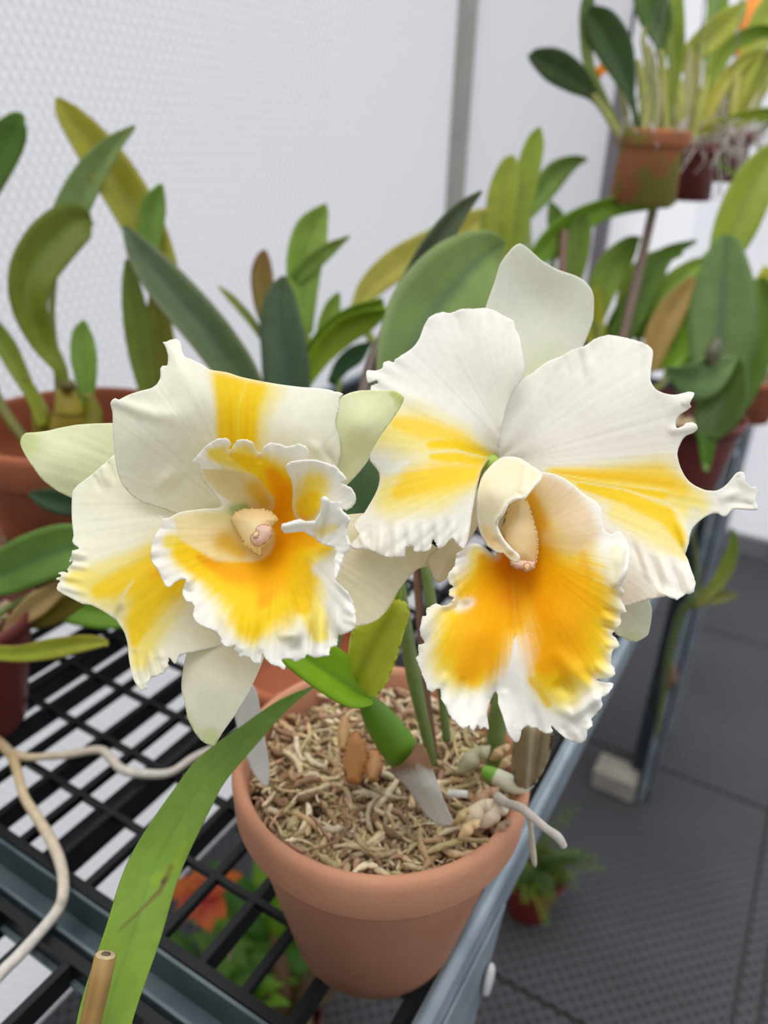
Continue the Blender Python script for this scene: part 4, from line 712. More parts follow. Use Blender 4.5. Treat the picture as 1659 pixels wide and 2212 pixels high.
blob('column', FR, [(1131, 1075), (1140, 1084), (1147, 1100), (1154, 1127), (1161, 1150), (1164, 1175), (1163, 1195), (1158, 1218), (1140, 1222), (1112, 1220), (1100, 1206), (1090, 1180), (1085, 1140), (1096, 1095), (1112, 1076)], [(1131, 1075, .285), (1163, 1180, .2805), (1100, 1206, .279), (1090, 1120, .284), (1130, 1150, .2805)], .0066, lin((247, 226, 176)), [([(1150, 1190, 20), (1120, 1215, 18)], lin((244, 210, 150)), 1.2, .7)], sp=3.2, back=.9)
blob('anther_cap', FR, [(1101, 1212), (1115, 1206), (1140, 1208), (1157, 1213), (1156, 1226), (1146, 1234), (1137, 1237), (1129, 1232), (1113, 1229), (1103, 1222)], [(1101, 1212, .2765), (1157, 1213, .2760), (1137, 1237, .2740), (1130, 1215, .2755)], .0030, PINK, sp=2.6, back=.8)
blob('anther_cap', FR, [(1131, 1218), (1139, 1215), (1147, 1220), (1144, 1232), (1137, 1236), (1131, 1230)], [(1131, 1218, .2722), (1147, 1220, .2722), (1137, 1236, .2716)], .0014, lin((246, 212, 170)), sp=2.2, back=.8)

# ------------------------------------------------------------------ other potted plants on the bench
def potted(px, py, R, h, label, mat, cat='potted plant', name='potted_orchid', rb=None, band=None, group=None, base=BENCH, xy=None, fill=True, lvl=.020, seed=1, plastic=False, pal=None):
    if xy is None:
        c = onz(px, py, base + h); c = np.array([c[0], c[1], base])
    else: c = np.array([xy[0], xy[1], base])
    t = thing(name, c, label, cat, group)
    rb = rb or R * .62; band = band or h * .2
    mb = MB()
    if plastic:
        mb.lathe(c, [(0, .003), (rb, .001), (rb + .001, .004), (R - .005, h - .016), (R - .0045, h - .013), (R - .0005, h - .012), (R, h), (R - .002, h + .0005), (R - .0035, h - .004), (R - .007, h - .02), (.001, h - .026)], 56)
    else: mb.lathe(c, pot_prof(R, h, band, rb, .0085 if R > .08 else .0065), 72)
    mb.build('pot', mat, t)
    if fill:
        mb = strands(c[0], c[1], R - .014 - (lvl - .02) * .45, c[2] + h - lvl, int(260 * (R / .06) ** 2), pal or PAL, seed, (.0012, .003), .006)
        tag(mb.build('potting_moss', M_moss, t), kind='stuff')
    return t, c
def pd(c, dz=0.0, dx=0.0, dy=0.0):
    """camera depth of a point above the base of a pot"""
    return float(((np.asarray(c) + np.array([dx, dy, dz]) - CAMP) @ RT)[2])

# big terracotta pot at the left
T1, c1 = potted(165, 905, .100, .165, lvl=.062, label= 'leafy orchid in a large terracotta pot at the left, half behind the left bloom', mat=M_terra2, seed=31)
D = pd(c1, .2)
leaf('leaf', T1, [(140, 850, 9, D), (130, 800, 14, D), (92, 740, 26, D), (62, 660, 36, D - .01), (70, 590, 46, D - .01), (112, 525, 50, D), (165, 480, 40, D + .015), (198, 474, 8, D + .03)], (104, 124, 30), (88, 108, 34), fold=.5, tilt=.5, twist=-.3, rib=lin((120, 140, 50)))
leaf('leaf', T1, [(92, 920, 10, D), (70, 860, 12, D), (40, 800, 18, D), (10, 745, 22, D), (-35, 690, 20, D), (-70, 650, 4, D)], (124, 140, 40), (96, 130, 44), fold=.3)
leaf('leaf', T1, [(185, 880, 9, D), (186, 830, 20, D), (181, 770, 27, D), (178, 720, 20, D), (182, 692, 4, D)], (92, 132, 46), (110, 150, 74), fold=.2)
stem('pseudobulb', T1, [(140, 1000, 14, D + .01), (148, 940, 40, D + .01), (150, 890, 32, D), (146, 850, 24, D), (146, 826, 15, D)], lin((150, 136, 38)))
stem('pseudobulb', T1, [(95, 960, 20, D + .02), (90, 900, 20, D + .01), (72, 850, 12, D + .01), (55, 812, 7, D)], lin((140, 140, 48)))
stem('pseudobulb', T1, [(190, 960, 24, D + .01), (200, 900, 22, D + .01), (190, 850, 10, D)], lin((130, 128, 40)))
stem('pseudobulb', T1, [(60, 960, 12, D + .02), (-10, 850, 11, D + .03), (-52, 680, 9, D + .05), (-62, 520, 8, D + .05), (-60, 455, 9, D + .05)], lin((130, 130, 60)))
stem('pseudobulb', T1, [(132, 930, 10, D + .03), (124, 800, 8, D + .04), (112, 680, 7, D + .04), (120, 555, 8, D + .04)], lin((120, 130, 60)))
tag(stem('node', T1, [(132, 832, 10, D - .012), (146, 834, 14, D - .014), (162, 830, 10, D - .012)], lin((92, 84, 34))), 'dark joint ring')
leaf('leaf', T1, [(230, 1075, 14, .60), (165, 1088, 27, .60), (105, 1078, 24, .595), (62, 1066, 4, .59)], (40, 66, 50), (50, 76, 56), fold=.2)
leaf('leaf', T1, [(-60, 460, 24, D + .05), (-20, 370, 34, D + .04), (12, 300, 36, D + .03), (36, 262, 22, D + .02), (52, 250, 5, D + .02)], (96, 140, 88), (110, 160, 84), fold=.3, tilt=.4, edge=lin((140, 170, 60)))
leaf('leaf', T1, [(120, 560, 30, D + .04), (150, 470, 34, D + .035), (190, 390, 32, D + .03), (240, 320, 20, D + .02), (292, 272, 3, D + .01)], (96, 130, 88), (136, 166, 116), fold=.5, tilt=-.4)

# tall olive leaved orchid behind the left bloom
T2, c2 = potted(400, 1010, .062, .10, 'tall olive leaved orchid rising behind the upper left of the left bloom', M_terra2, seed=32)
D = pd(c2, .2)
leaf('leaf', T2, [(370, 640, 24, D), (330, 540, 40, D), (275, 430, 46, D), (210, 330, 42, D), (150, 250, 26, D), (123, 212, 5, D)], (128, 138, 42), (134, 140, 40), fold=.5, tilt=.35, edge=lin((166, 160, 60)))
leaf('leaf', T2, [(325, 560, 14, D - .01), (322, 500, 26, D - .01), (334, 440, 24, D - .01), (350, 398, 4, D - .01)], (90, 126, 52), (96, 138, 60), fold=.4, tilt=.3)
leaf('leaf', T2, [(545, 860, 34, D - .06), (500, 790, 44, D - .06), (440, 710, 46, D - .06), (370, 630, 44, D - .055), (310, 555, 32, D - .05), (268, 488, 5, D - .05)], (64, 88, 60), (80, 104, 84), fold=.5, tilt=.3, edge=lin((124, 128, 84)))
leaf('leaf', T2, [(322, 860, 16, D), (308, 780, 26, D), (296, 700, 28, D), (284, 620, 20, D), (276, 560, 6, D)], (96, 120, 44), (92, 116, 50), fold=.3)
leaf('leaf', T2, [(360, 850, 20, D + .01), (352, 770, 28, D + .01), (344, 710, 28, D + .01), (340, 640, 18, D + .01)], (104, 112, 34), (108, 120, 40), fold=.3)
leaf('leaf', T2, [(350, 640, 10, D + .012), (352, 590, 14, D + .012), (340, 530, 14, D + .012), (330, 500, 5, D + .012)], (118, 124, 40), fold=.3)
stem('pseudobulb', T2, [(400, 990, 14, D - .01), (370, 900, 16, D), (345, 830, 10, D)], lin((130, 130, 50)))
stem('pseudobulb', T2, [(470, 990, 14, D - .03), (520, 900, 14, D - .05), (545, 850, 10, D - .06)], lin((120, 130, 50)))
stem('pseudobulb', T2, [(385, 1000, 12, D + .01), (330, 920, 13, D + .01), (320, 850, 9, D + .01)], lin((120, 126, 44)))

# middle plant with the dark upright leaf
T3, c3 = potted(640, 985, .058, .10, 'orchid with one broad dark upright leaf between the two blooms', M_terra2, seed=33)
D = pd(c3, .17)
leaf('leaf', T3, [(622, 900, 34, D - .04), (620, 830, 50, D - .04), (614, 760, 50, D - .04), (606, 690, 44, D - .04), (608, 630, 28, D - .04), (614, 596, 5, D - .04)], (52, 78, 66), (76, 100, 80), fold=.25, rib=lin((62, 88, 76)))
leaf('leaf', T3, [(585, 720, 14, D), (572, 660, 22, D), (566, 600, 24, D), (568, 560, 16, D), (572, 540, 4, D)], (112, 112, 46), (118, 92, 56), fold=.3, edge=lin((110, 62, 58)))
leaf('leaf', T3, [(665, 720, 10, D + .02), (655, 650, 28, D + .02), (655, 570, 38, D + .02), (672, 500, 36, D + .02), (700, 452, 12, D + .02), (706, 446, 3, D + .02)], (104, 142, 60), (134, 168, 84), fold=.4, tilt=.3)
leaf('leaf', T3, [(636, 605, 12, D + .015), (670, 570, 18, D + .015), (715, 535, 13, D + .015), (756, 510, 2, D + .015)], (104, 142, 66), (130, 158, 88), fold=.5, tilt=.4)
leaf('leaf', T3, [(575, 740, 7, D + .01), (540, 690, 9, D + .01), (500, 645, 8, D + .01), (471, 618, 2, D + .01)], (110, 140, 70), (146, 166, 100), fold=.4)
leaf('leaf', T3, [(655, 830, 14, D - .01), (690, 765, 24, D - .01), (740, 715, 28, D - .01), (795, 688, 22, D - .01), (842, 672, 4, D - .01)], (122, 156, 36), (104, 140, 30), fold=.6, tilt=.5)
leaf('leaf', T3, [(650, 790, 12, D), (700, 730, 22, D), (760, 685, 24, D), (830, 655, 14, D)], (104, 140, 32), (112, 150, 46), fold=.6, tilt=.3)
leaf('leaf', T3, [(690, 740, 10, D + .015), (705, 700, 18, D + .015), (720, 660, 16, D + .015), (732, 632, 3, D + .015)], (108, 142, 60), fold=.4)
leaf('leaf', T3, [(715, 830, 10, D + .02), (740, 790, 18, D + .02), (770, 765, 20, D + .02), (800, 740, 4, D + .02)], (44, 84, 50), fold=.2)
for pl in ([(640, 980, 11, D), (660, 860, 9, D + .01), (664, 760, 7, D + .02), (664, 700, 5, D + .02)], [(620, 980, 12, D - .03), (620, 920, 13, D - .04), (621, 880, 13, D - .04)], [(660, 980, 9, D), (720, 880, 6, D + .01), (735, 820, 4, D + .01)], [(600, 960, 9, D), (585, 820, 7, D), (580, 720, 6, D)], [(650, 980, 9, D), (652, 900, 9, D), (655, 820, 9, D - .01)]):
    stem('pseudobulb', T3, pl, lin((128, 146, 60)))

# terracotta pot directly behind the flowering pot, with the broad grey green leaves
T4, c4 = potted(0, 0, .058, .100, 'broad leaved orchid in a terracotta pot touching the back of the flowering pot', M_terra2, lvl=.05, xy=(-.246, .338), seed=34)
D = pd(c4, .17)
leaf('leaf', T4, [(850, 860, 40, .50), (885, 770, 78, .51), (935, 680, 98, .52), (1000, 600, 88, .53), (1055, 545, 50, .545), (1092, 528, 8, .55)], (92, 122, 78), (110, 140, 84), fold=.22, tilt=.15, edge=lin((140, 158, 100)), rib=lin((70, 104, 80)))
leaf('leaf', T4, [(790, 840, 14, .53), (830, 740, 20, .54), (880, 640, 30, .55), (930, 545, 30, .56), (985, 465, 20, .575), (1040, 414, 3, .59)], (70, 74, 50), (62, 84, 56), fold=.5, tilt=.5, edge=lin((92, 112, 70)))
stem('old_stem', T4, [(770, 960, 16, .50), (800, 800, 16, .52), (835, 720, 14, .53), (850, 690, 6, .535)], lin((104, 88, 78)), label='brown withered stem')
stem('pseudobulb', T4, [(700, 1500, 14, .46), (740, 1300, 16, .47), (800, 1050, 16, .48), (845, 900, 22, .50)], lin((96, 120, 60)))
leaf('leaf', T4, [(860, 1300, 30, .45), (810, 1200, 42, .45), (780, 1100, 48, .455), (785, 1000, 44, .46), (800, 900, 30, .47), (830, 800, 8, .48)], (46, 76, 44), (60, 90, 60), fold=.3)

# yellow green plant further back
T5, c5 = potted(930, 900, .062, .10, 'yellow green orchid standing behind the broad grey green leaf', M_terra2, seed=35)
D = pd(c5, .18)
leaf('leaf', T5, [(765, 670, 10, D), (800, 620, 26, D), (860, 570, 34, D), (940, 530, 36, D), (1010, 490, 32, D), (1060, 455, 8, D)], (158, 164, 84), (170, 176, 92), fold=.3, edge=lin((190, 184, 80)))
for pl, a, b in (([(1110, 560, 16, D), (1120, 480, 24, D), (1136, 390, 26, D), (1155, 310, 20, D), (1166, 274, 3, D)], (112, 138, 48), (120, 146, 40)),
              ([(1085, 560, 18, D), (1080, 490, 30, D), (1086, 420, 32, D), (1100, 360, 22, D), (1108, 336, 5, D)], (118, 140, 40), (132, 150, 56)),
              ([(1062, 560, 12, D), (1055, 500, 18, D), (1058, 450, 12, D)], (124, 136, 56), None)):
    leaf('leaf', T5, pl, a, b, fold=.35)
for pl in ([(930, 880, 12, D), (1000, 740, 11, D), (1075, 600, 12, D), (1085, 540, 12, D)], [(940, 880, 12, D), (1020, 740, 11, D), (1100, 620, 11, D), (1112, 540, 12, D)], [(900, 880, 12, D), (820, 760, 10, D), (765, 672, 8, D)], [(935, 880, 10, D), (1010, 730, 8, D), (1064, 580, 9, D), (1062, 545, 8, D)]):
    stem('pseudobulb', T5, pl, lin((132, 146, 66)))

T6, c6 = potted(1180, 850, .058, .10, 'bright green orchid tied to a short brown cane behind the tall white sepal', M_terra2, seed=36)
D = pd(c6, .18)
leaf('leaf', T6, [(1135, 590, 12, D), (1180, 530, 26, D), (1240, 480, 26, D), (1320, 446, 20, D), (1400, 438, 14, D), (1448, 446, 3, D)], (104, 150, 50), (122, 164, 56), fold=.5, tilt=.5)
leaf('leaf', T6, [(1140, 470, 8, D + .03), (1165, 420, 24, D + .03), (1200, 375, 26, D + .03), (1240, 350, 14, D + .03), (1270, 344, 2, D + .03)], (108, 146, 74), (126, 160, 98), fold=.4, tilt=.4)
leaf('leaf', T6, [(1222, 640, 14, D), (1232, 590, 28, D), (1245, 530, 30, D), (1256, 480, 20, D), (1262, 462, 4, D)], (84, 112, 36), (92, 126, 44), fold=.3)
leaf('leaf', T6, [(1195, 560, 8, D + .02), (1205, 510, 18, D + .02), (1200, 470, 18, D + .02), (1188, 436, 4, D + .02)], (84, 116, 40), fold=.3)
stem('cane', T6, [(1205, 850, 8, D), (1212, 640, 9, D), (1218, 500, 9, D)], lin((136, 104, 90)), label='short brown cane')
for pl in ([(1170, 840, 10, D), (1140, 700, 9, D), (1134, 590, 8, D)], [(1180, 840, 10, D), (1150, 640, 9, D + .02), (1140, 470, 6, D + .03), (1142, 460, 4, D + .03)], [(1190, 840, 10, D), (1215, 720, 9, D), (1222, 640, 10, D)], [(1178, 840, 9, D), (1180, 690, 8, D + .01), (1195, 555, 6, D + .02)]):
    stem('pseudobulb', T6, pl, lin((130, 150, 76)))

T7, c7 = potted(1385, 850, .055, .09, 'orchid with a tan withered leaf and a long slanting cane behind the right bloom', M_redplastic, seed=37, plastic=True)
D = pd(c7, .15)
for pl, a, b, kw in (([(1290, 700, 12, D), (1300, 630, 30, D), (1325, 575, 34, D), (1360, 530, 20, D), (1383, 513, 3, D)], (120, 150, 56), (104, 146, 60), {}),
              ([(1330, 760, 14, D), (1365, 680, 30, D), (1400, 600, 30, D), (1440, 550, 18, D), (1505, 520, 3, D)], (84, 122, 40), (92, 132, 50), {'tilt': .3}),
              ([(1400, 800, 16, D - .01), (1425, 720, 30, D - .01), (1460, 655, 26, D - .01), (1500, 600, 6, D - .01)], (160, 142, 96), (164, 146, 92), {'tilt': .3}),
              ([(1380, 730, 12, D + .02), (1400, 670, 26, D + .02), (1440, 625, 26, D + .02), (1500, 575, 16, D + .02), (1560, 560, 4, D + .02)], (120, 158, 60), (132, 168, 70), {}),
              ([(1410, 700, 8, D + .03), (1400, 680, 16, D + .03), (1385, 665, 8, D + .03)], (190, 150, 40), None, {}),
              ([(1295, 760, 12, D), (1285, 720, 22, D), (1280, 660, 20, D), (1290, 620, 5, D)], (150, 160, 50), None, {}),
              ([(1320, 770, 12, D + .01), (1335, 730, 24, D + .01), (1370, 700, 24, D + .01), (1400, 690, 4, D + .01)], (84, 130, 60), None, {}),
              ([(1440, 800, 10, D), (1470, 760, 20, D), (1480, 700, 16, D), (1480, 660, 4, D)], (110, 160, 40), None, {})):
    leaf('leaf', T7, pl, a, b, fold=.35, **kw)
stem('cane', T7, [(1300, 900, 10, D), (1348, 720, 10, D - .01), (1400, 500, 10, D - .02), (1446, 300, 10, D - .03)], lin((140, 118, 104)), label='long slanting brown cane')
for pl, a, b, kw in (([(1470, 760, 10, D + .04), (1475, 690, 24, D + .04), (1500, 620, 28, D + .04), (1535, 560, 18, D + .04), (1560, 520, 4, D + .04)], (104, 146, 60), (124, 162, 80), {}),
              ([(1345, 720, 10, D + .05), (1352, 660, 22, D + .05), (1375, 600, 26, D + .05), (1420, 560, 20, D + .05), (1475, 548, 4, D + .05)], (130, 160, 60), (140, 168, 70), {'tilt': .3}),
              ([(1420, 800, 10, D + .05), (1440, 740, 22, D + .05), (1455, 690, 24, D + .05), (1450, 640, 5, D + .05)], (150, 168, 60), (128, 160, 60), {}),
              ([(1300, 800, 10, D + .03), (1320, 730, 20, D + .03), (1352, 660, 18, D + .03), (1392, 610, 4, D + .03)], (96, 136, 50), (110, 150, 60), {'tilt': .4}),
              ([(1450, 830, 9, D + .03), (1490, 790, 20, D + .03), (1500, 720, 22, D + .03), (1490, 660, 5, D + .03)], (84, 124, 50), None, {})):
    leaf('leaf', T7, pl, a, b, fold=.35, **kw)
for pl in ([(1380, 850, 9, D), (1310, 780, 8, D), (1290, 700, 8, D)], [(1385, 850, 9, D), (1345, 800, 8, D), (1330, 755, 9, D)], [(1390, 850, 9, D), (1395, 820, 8, D), (1400, 795, 9, D - .01)], [(1395, 850, 8, D), (1380, 780, 7, D + .02), (1380, 725, 7, D + .02)], [(1400, 850, 8, D), (1430, 830, 7, D), (1442, 798, 6, D)]):
    stem('pseudobulb', T7, pl, lin((132, 142, 70)))

# maroon pot at the right edge, broad blue green leaf above it
T8, c8 = potted(1500, 892, .060, .12, 'orchid with a broad blue green leaf in a maroon pot at the bench edge', M_plastic, seed=38, plastic=True)
D = pd(c8, .12)
leaf('leaf', T8, [(1540, 900, 30, D), (1550, 800, 52, D), (1556, 720, 66, D), (1562, 640, 64, D), (1566, 570, 46, D), (1570, 520, 24, D), (1572, 508, 5, D)], (86, 112, 74), (96, 132, 86), fold=.18, rib=lin((60, 92, 76)))
leaf('leaf', T8, [(1525, 1020, 7, D - .09), (1528, 960, 18, D - .09), (1530, 935, 26, D - .09)], (60, 104, 24), (64, 104, 40), fold=.3)
leaf('leaf', T8, [(1528, 945, 24, D - .09), (1550, 900, 48, D - .09), (1572, 850, 44, D - .09), (1590, 800, 22, D - .09), (1596, 775, 4, D - .09)], (56, 78, 38), (66, 96, 36), fold=.3, tilt=-.3)
leaf('leaf', T8, [(1440, 795, 4, D - .10), (1470, 812, 26, D - .10), (1510, 818, 44, D - .10), (1550, 800, 34, D - .10), (1592, 772, 3, D - .10)], (96, 134, 96), (112, 148, 106), fold=.2, tilt=.4)
leaf('leaf', T8, [(1560, 560, 30, D + .06), (1585, 500, 44, D + .06), (1618, 420, 46, D + .06), (1650, 360, 36, D + .06), (1690, 300, 10, D + .06)], (112, 140, 30), (124, 144, 44), fold=.3)
leaf('leaf', T8, [(1600, 880, 16, D + .03), (1620, 800, 34, D + .03), (1640, 720, 40, D + .03), (1650, 650, 36, D + .03), (1640, 600, 10, D + .03)], (76, 112, 50), (90, 124, 54), fold=.3)
leaf('leaf', T8, [(1600, 760, 12, D + .05), (1625, 700, 20, D + .05), (1640, 640, 24, D + .05), (1668, 580, 18, D + .05)], (140, 150, 40), (150, 160, 50), fold=.3)
leaf('leaf', T8, [(1630, 800, 14, D + .04), (1660, 740, 26, D + .04), (1690, 690, 20, D + .04)], (96, 140, 60), None, fold=.3)
for pl in ([(1520, 930, 12, D), (1535, 905, 14, D), (1540, 885, 16, D)], [(1545, 930, 12, D + .03), (1580, 910, 11, D + .03), (1600, 880, 12, D + .03)], [(1540, 930, 12, D + .05), (1560, 780, 10, D + .06), (1560, 600, 12, D + .06)], [(1515, 930, 8, D - .03), (1521, 990, 7, D - .08), (1526, 1020, 6, D - .09)], [(1560, 930, 9, D + .04), (1590, 830, 8, D + .05), (1602, 755, 8, D + .05)], [(1570, 930, 9, D + .04), (1610, 860, 8, D + .04), (1630, 795, 9, D + .04)]):
    stem('pseudobulb', T8, pl, lin((110, 120, 62)))
stem('seed_head', T8, [(1535, 790, 8, D - .11), (1540, 765, 17, D - .11), (1548, 742, 12, D - .11), (1550, 730, 3, D - .11)], lin((84, 84, 60)))
T9, c9 = potted(1640, 812, .05, .075, 'small pot of dry roots at the right edge of the picture beyond the maroon pot', M_terra2, seed=39)
mb = MB(); r_ = random.Random(5)
for i in range(60):
    a = r_.uniform(0, 6.28); q = r_.uniform(.01, .045); p0 = c9 + np.array([q * math.cos(a), q * math.sin(a), .065]); p1 = p0 + np.array([r_.uniform(-.03, .03), r_.uniform(-.03, .03), r_.uniform(.0, .05)]); p2 = p1 + np.array([r_.uniform(-.03, .03), r_.uniform(-.03, .03), r_.uniform(-.03, .03)])
    mb.tube(catmull([p0, p1, p2], 4), .0012, 5, lin((212, 200, 180)))
tag(mb.build('dry_roots', M_root, T9), kind='stuff')

# left edge of the picture: two smaller pots
T10, c10 = potted(-38, 1172, .046, .075, 'small terracotta pot of moss at the left edge, below the large terracotta pot', M_terra, seed=40)
T11, c11 = potted(-118, 1318, .058, .10, 'orchid with broad low spreading leaves in a dark reddish pot at the left edge', M_plastic, seed=41, plastic=True)
D = pd(c11, .10)
leaf('leaf', T11, [(-80, 1255, 20, D), (0, 1240, 48, D), (80, 1205, 56, D - .005), (160, 1180, 50, D - .01), (240, 1170, 12, D - .015)], (86, 128, 66), (104, 146, 80), fold=.25, rib=lin((74, 112, 72)))
leaf('leaf', T2, [(430, 1270, 14, .62), (340, 1312, 26, .60), (250, 1322, 36, .59), (170, 1312, 38, .58), (110, 1302, 26, .58), (76, 1296, 5, .58)], (100, 150, 50), (108, 158, 62), fold=.25, edge=lin((130, 176, 60)))
leaf('leaf', T11, [(140, 1262, 14, D), (80, 1305, 26, D), (30, 1345, 14, D), (8, 1362, 3, D)], (148, 136, 96), (176, 160, 136), fold=.4, label='dull tan withered leaf')
leaf('leaf', T11, [(180, 1290, 16, D + .02), (110, 1325, 26, D + .02), (50, 1348, 12, D + .02), (20, 1352, 3, D + .02)], (112, 110, 48), fold=.3)
leaf('leaf', T11, [(-70, 1395, 14, D - .03), (-20, 1408, 16, D - .03), (40, 1412, 18, D - .035), (110, 1402, 22, D - .04), (180, 1390, 18, D - .045), (222, 1388, 10, D - .05), (232, 1396, 2, D - .05)], (126, 146, 44), (140, 156, 60), fold=.3, edge=lin((160, 140, 60)))
for pl in ([(-60, 1330, 10, D), (-75, 1290, 10, D), (-80, 1255, 12, D)], [(-50, 1330, 10, D), (-55, 1300, 9, D), (-60, 1290, 9, D)], [(-60, 1340, 9, D - .01), (-75, 1370, 8, D - .02), (-70, 1395, 8, D - .03)], [(-20, 1335, 7, D), (60, 1290, 7, D + .01), (140, 1262, 6, D + .005), (180, 1290, 6, D + .02)]):
    stem('pseudobulb', T11, pl, lin((110, 128, 60)))

# ------------------------------------------------------------------ foreground plant, mostly below the frame: a leaf, a cane and two roots reach in
T12, c12 = potted(0, 0, .045, .080, 'orchid with a scarred green strap leaf and bamboo cane crossing the lower left foreground', M_terra, xy=(-.138, .006), seed=42)
leaf('leaf', T12, [(225, 2640, 34, .235), (205, 2420, 46, .250), (225, 2212, 57, .268), (287, 2018, 59, .283), (336, 1868, 56, .295), (417, 1724, 44, .306), (460, 1661, 38, .314), (536, 1590, 26, .325), (610, 1525, 14, .337), (676, 1484, 2, .348)], (118, 158, 52), (90, 128, 70), fold=.12, m=26, tilt=.12,
     rib=lin((112, 150, 60)), marks=[([(372, 1872, 10), (345, 1925, 8), (300, 1970, 5), (256, 2010, 3)], (120, 96, 48), .9, .9), ([(370, 1875, 10), (352, 1905, 8)], (74, 44, 40), .9, .95), ([(400, 1820, 10), (372, 1880, 18), (330, 1900, 16)], (154, 178, 44), 1.0, .6)], solid=.0014)
mb = MB(); a_ = P(228, 2064, .262); b_ = P(178, 2330, .262); ax_ = b_ - a_; b_ = np.array([-.139, .026, CAMZ - .408 + .05])
rr0 = 23 * .262 / F
c_ = [a_ + (b_ - a_) * t for t in np.linspace(0, 1, 14)]
mb.tube(c_, [rr0 * (1.0 + .03 * math.sin(i * 2.1)) for i in range(14)], 22); mb.c = [tuple(lin((150, 118, 66)) * (1 + .12 * math.sin(k * 1.7))) for k in range(len(mb.v))]
o = mb.build('cane', M_stem, T12); o['label'] = 'thick cut bamboo cane'
mb = MB(); e_ = (a_ - b_) / np.linalg.norm(a_ - b_)
mb.tube([a_ + e_ * -.0002, a_ + e_ * .0005], [rr0 * .98, rr0 * .85], 22, lin((196, 176, 140))); mb.tube([a_ + e_ * .0003, a_ + e_ * .0007], [rr0 * .5, rr0 * .42], 14, lin((110, 96, 80)))
o = mb.build('cut_end', M_moss, T12); o['label'] = 'pale frayed cut end of the cane'
mb = MB(); z12 = CAMZ - .408; mb.tube(catmull([(-.136, .018, z12 + .055), (-.131, .034, z12 + .078), (-.126, .048, z12 + .095), P(225, 2640, .235), P(214, 2520, .243)], 4), [.004] * 6 + [.0045] * 6 + [.0046] * 5, 12, lin((120, 140, 50))); mb.build('pseudobulb', M_stem, T12)
def rootc(t): return mixc(lin((206, 178, 130)), lin((214, 208, 198)), min(1, t * 1.4))
T13 = thing('air_root', onz(15, 1630, BENCH), 'long pale branching air root lying across the black grating at the left', 'root')
def on_bench(pts, lift=.0): return [(x, y, w, float(((onz(x, y, BENCH + .004 + lift * math.sin(k * 1.3) ** 2) - CAMP) @ RT)[2])) for k, (x, y, w) in enumerate(pts)]
stem('root', T13, on_bench([(-60, 1560, 10), (0, 1606, 11), (25, 1628, 11), (60, 1636, 9), (100, 1634, 8), (145, 1630, 9), (215, 1620, 9), (240, 1640, 10), (268, 1664, 10), (320, 1672, 10), (370, 1668, 9), (420, 1636, 9), (470, 1612, 7)], .004), None, M_root, colf=rootc)
stem('root', T13, on_bench([(25, 1628, 11), (38, 1670, 10), (52, 1720, 10), (80, 1765, 11), (110, 1815, 12), (132, 1870, 12), (137, 1925, 12), (125, 1965, 12), (85, 2015, 12), (40, 2065, 13), (0, 2105, 13), (-80, 2200, 13)], .006), None, M_root, colf=rootc)
tag(stem('air_root', None, [(468, 2046, 4, .455), (480, 2028, 5, .448), (494, 2020, 5, .445), (504, 2030, 5, .447), (500, 2052, 5, .452), (496, 2075, 4, .458)], lin((196, 180, 140)), M_root), 'short curled root tip hooked over the grating left of the clean terracotta pot', 'root')

# ------------------------------------------------------------------ hanging pots, upper right
def hanging(px, py, R, h, d, label, mat, seed, lean=0.0):
    c = P(px, py, d); c = np.array([c[0], c[1], c[2]])       # px, py: centre of the pot's base
    t = thing('hanging_orchid', c, label, 'hanging plant')
    mb = MB(); mb.lathe(c, pot_prof(R, h, h * .24, R * .9, .006), 64); mb.build('pot', mat, t)
    tag(strands(c[0], c[1], R - .012, c[2] + h - .016, 260, PAL, seed, (.001, .0025), .008).build('potting_moss', M_moss, t), kind='stuff')
    mb = MB(); top = c + np.array([0, 0, .52])
    for k in range(3):
        a = 2 * math.pi * k / 3 + .4; q = c + np.array([R * math.cos(a), R * math.sin(a), h - .004]); mb.tube([q, q * .5 + top * .5, top], .0008, 6)
    mb.build('wire_hanger', M_wire, t)
    return t, c
H1, h1 = hanging(1386, 440, .0465, .088, 1.0, 'mossy terracotta pot hanging at the upper right with dark spoon shaped leaves', M_terra3, 51)
H2, h2 = hanging(1548, 392, .045, .072, 1.22, 'small maroon pot of trailing roots hanging furthest right, in a tangle of yellow green leaves', M_plastic, 52)
H3, h3 = hanging(1478, 432, .040, .076, 1.12, 'dark red pot hanging between the mossy terracotta pot and the small maroon one', M_plastic, 53)
mb = MB(); q = h1 + np.array([0, 0, .52]); z_ = max(h1[2], h2[2], h3[2]) + .52
for hh in (h1, h2, h3): mb.tube([hh + np.array([0, 0, .52]), np.array([hh[0], hh[1], z_ + .004])], .001, 6)
mb.tube([h1 + (h1 - h2) * 1.2 * np.array([1, 1, 0]) + np.array([0, 0, z_ - h1[2] + .008]), h2 + (h2 - h1) * 1.2 * np.array([1, 1, 0]) + np.array([0, 0, z_ - h2[2] + .008])], .008, 12)
tag(mb.build('hanging_bar', M_steel), 'steel bar above the frame that carries the hanging pots', 'bar')
D = pd(h1, .12)
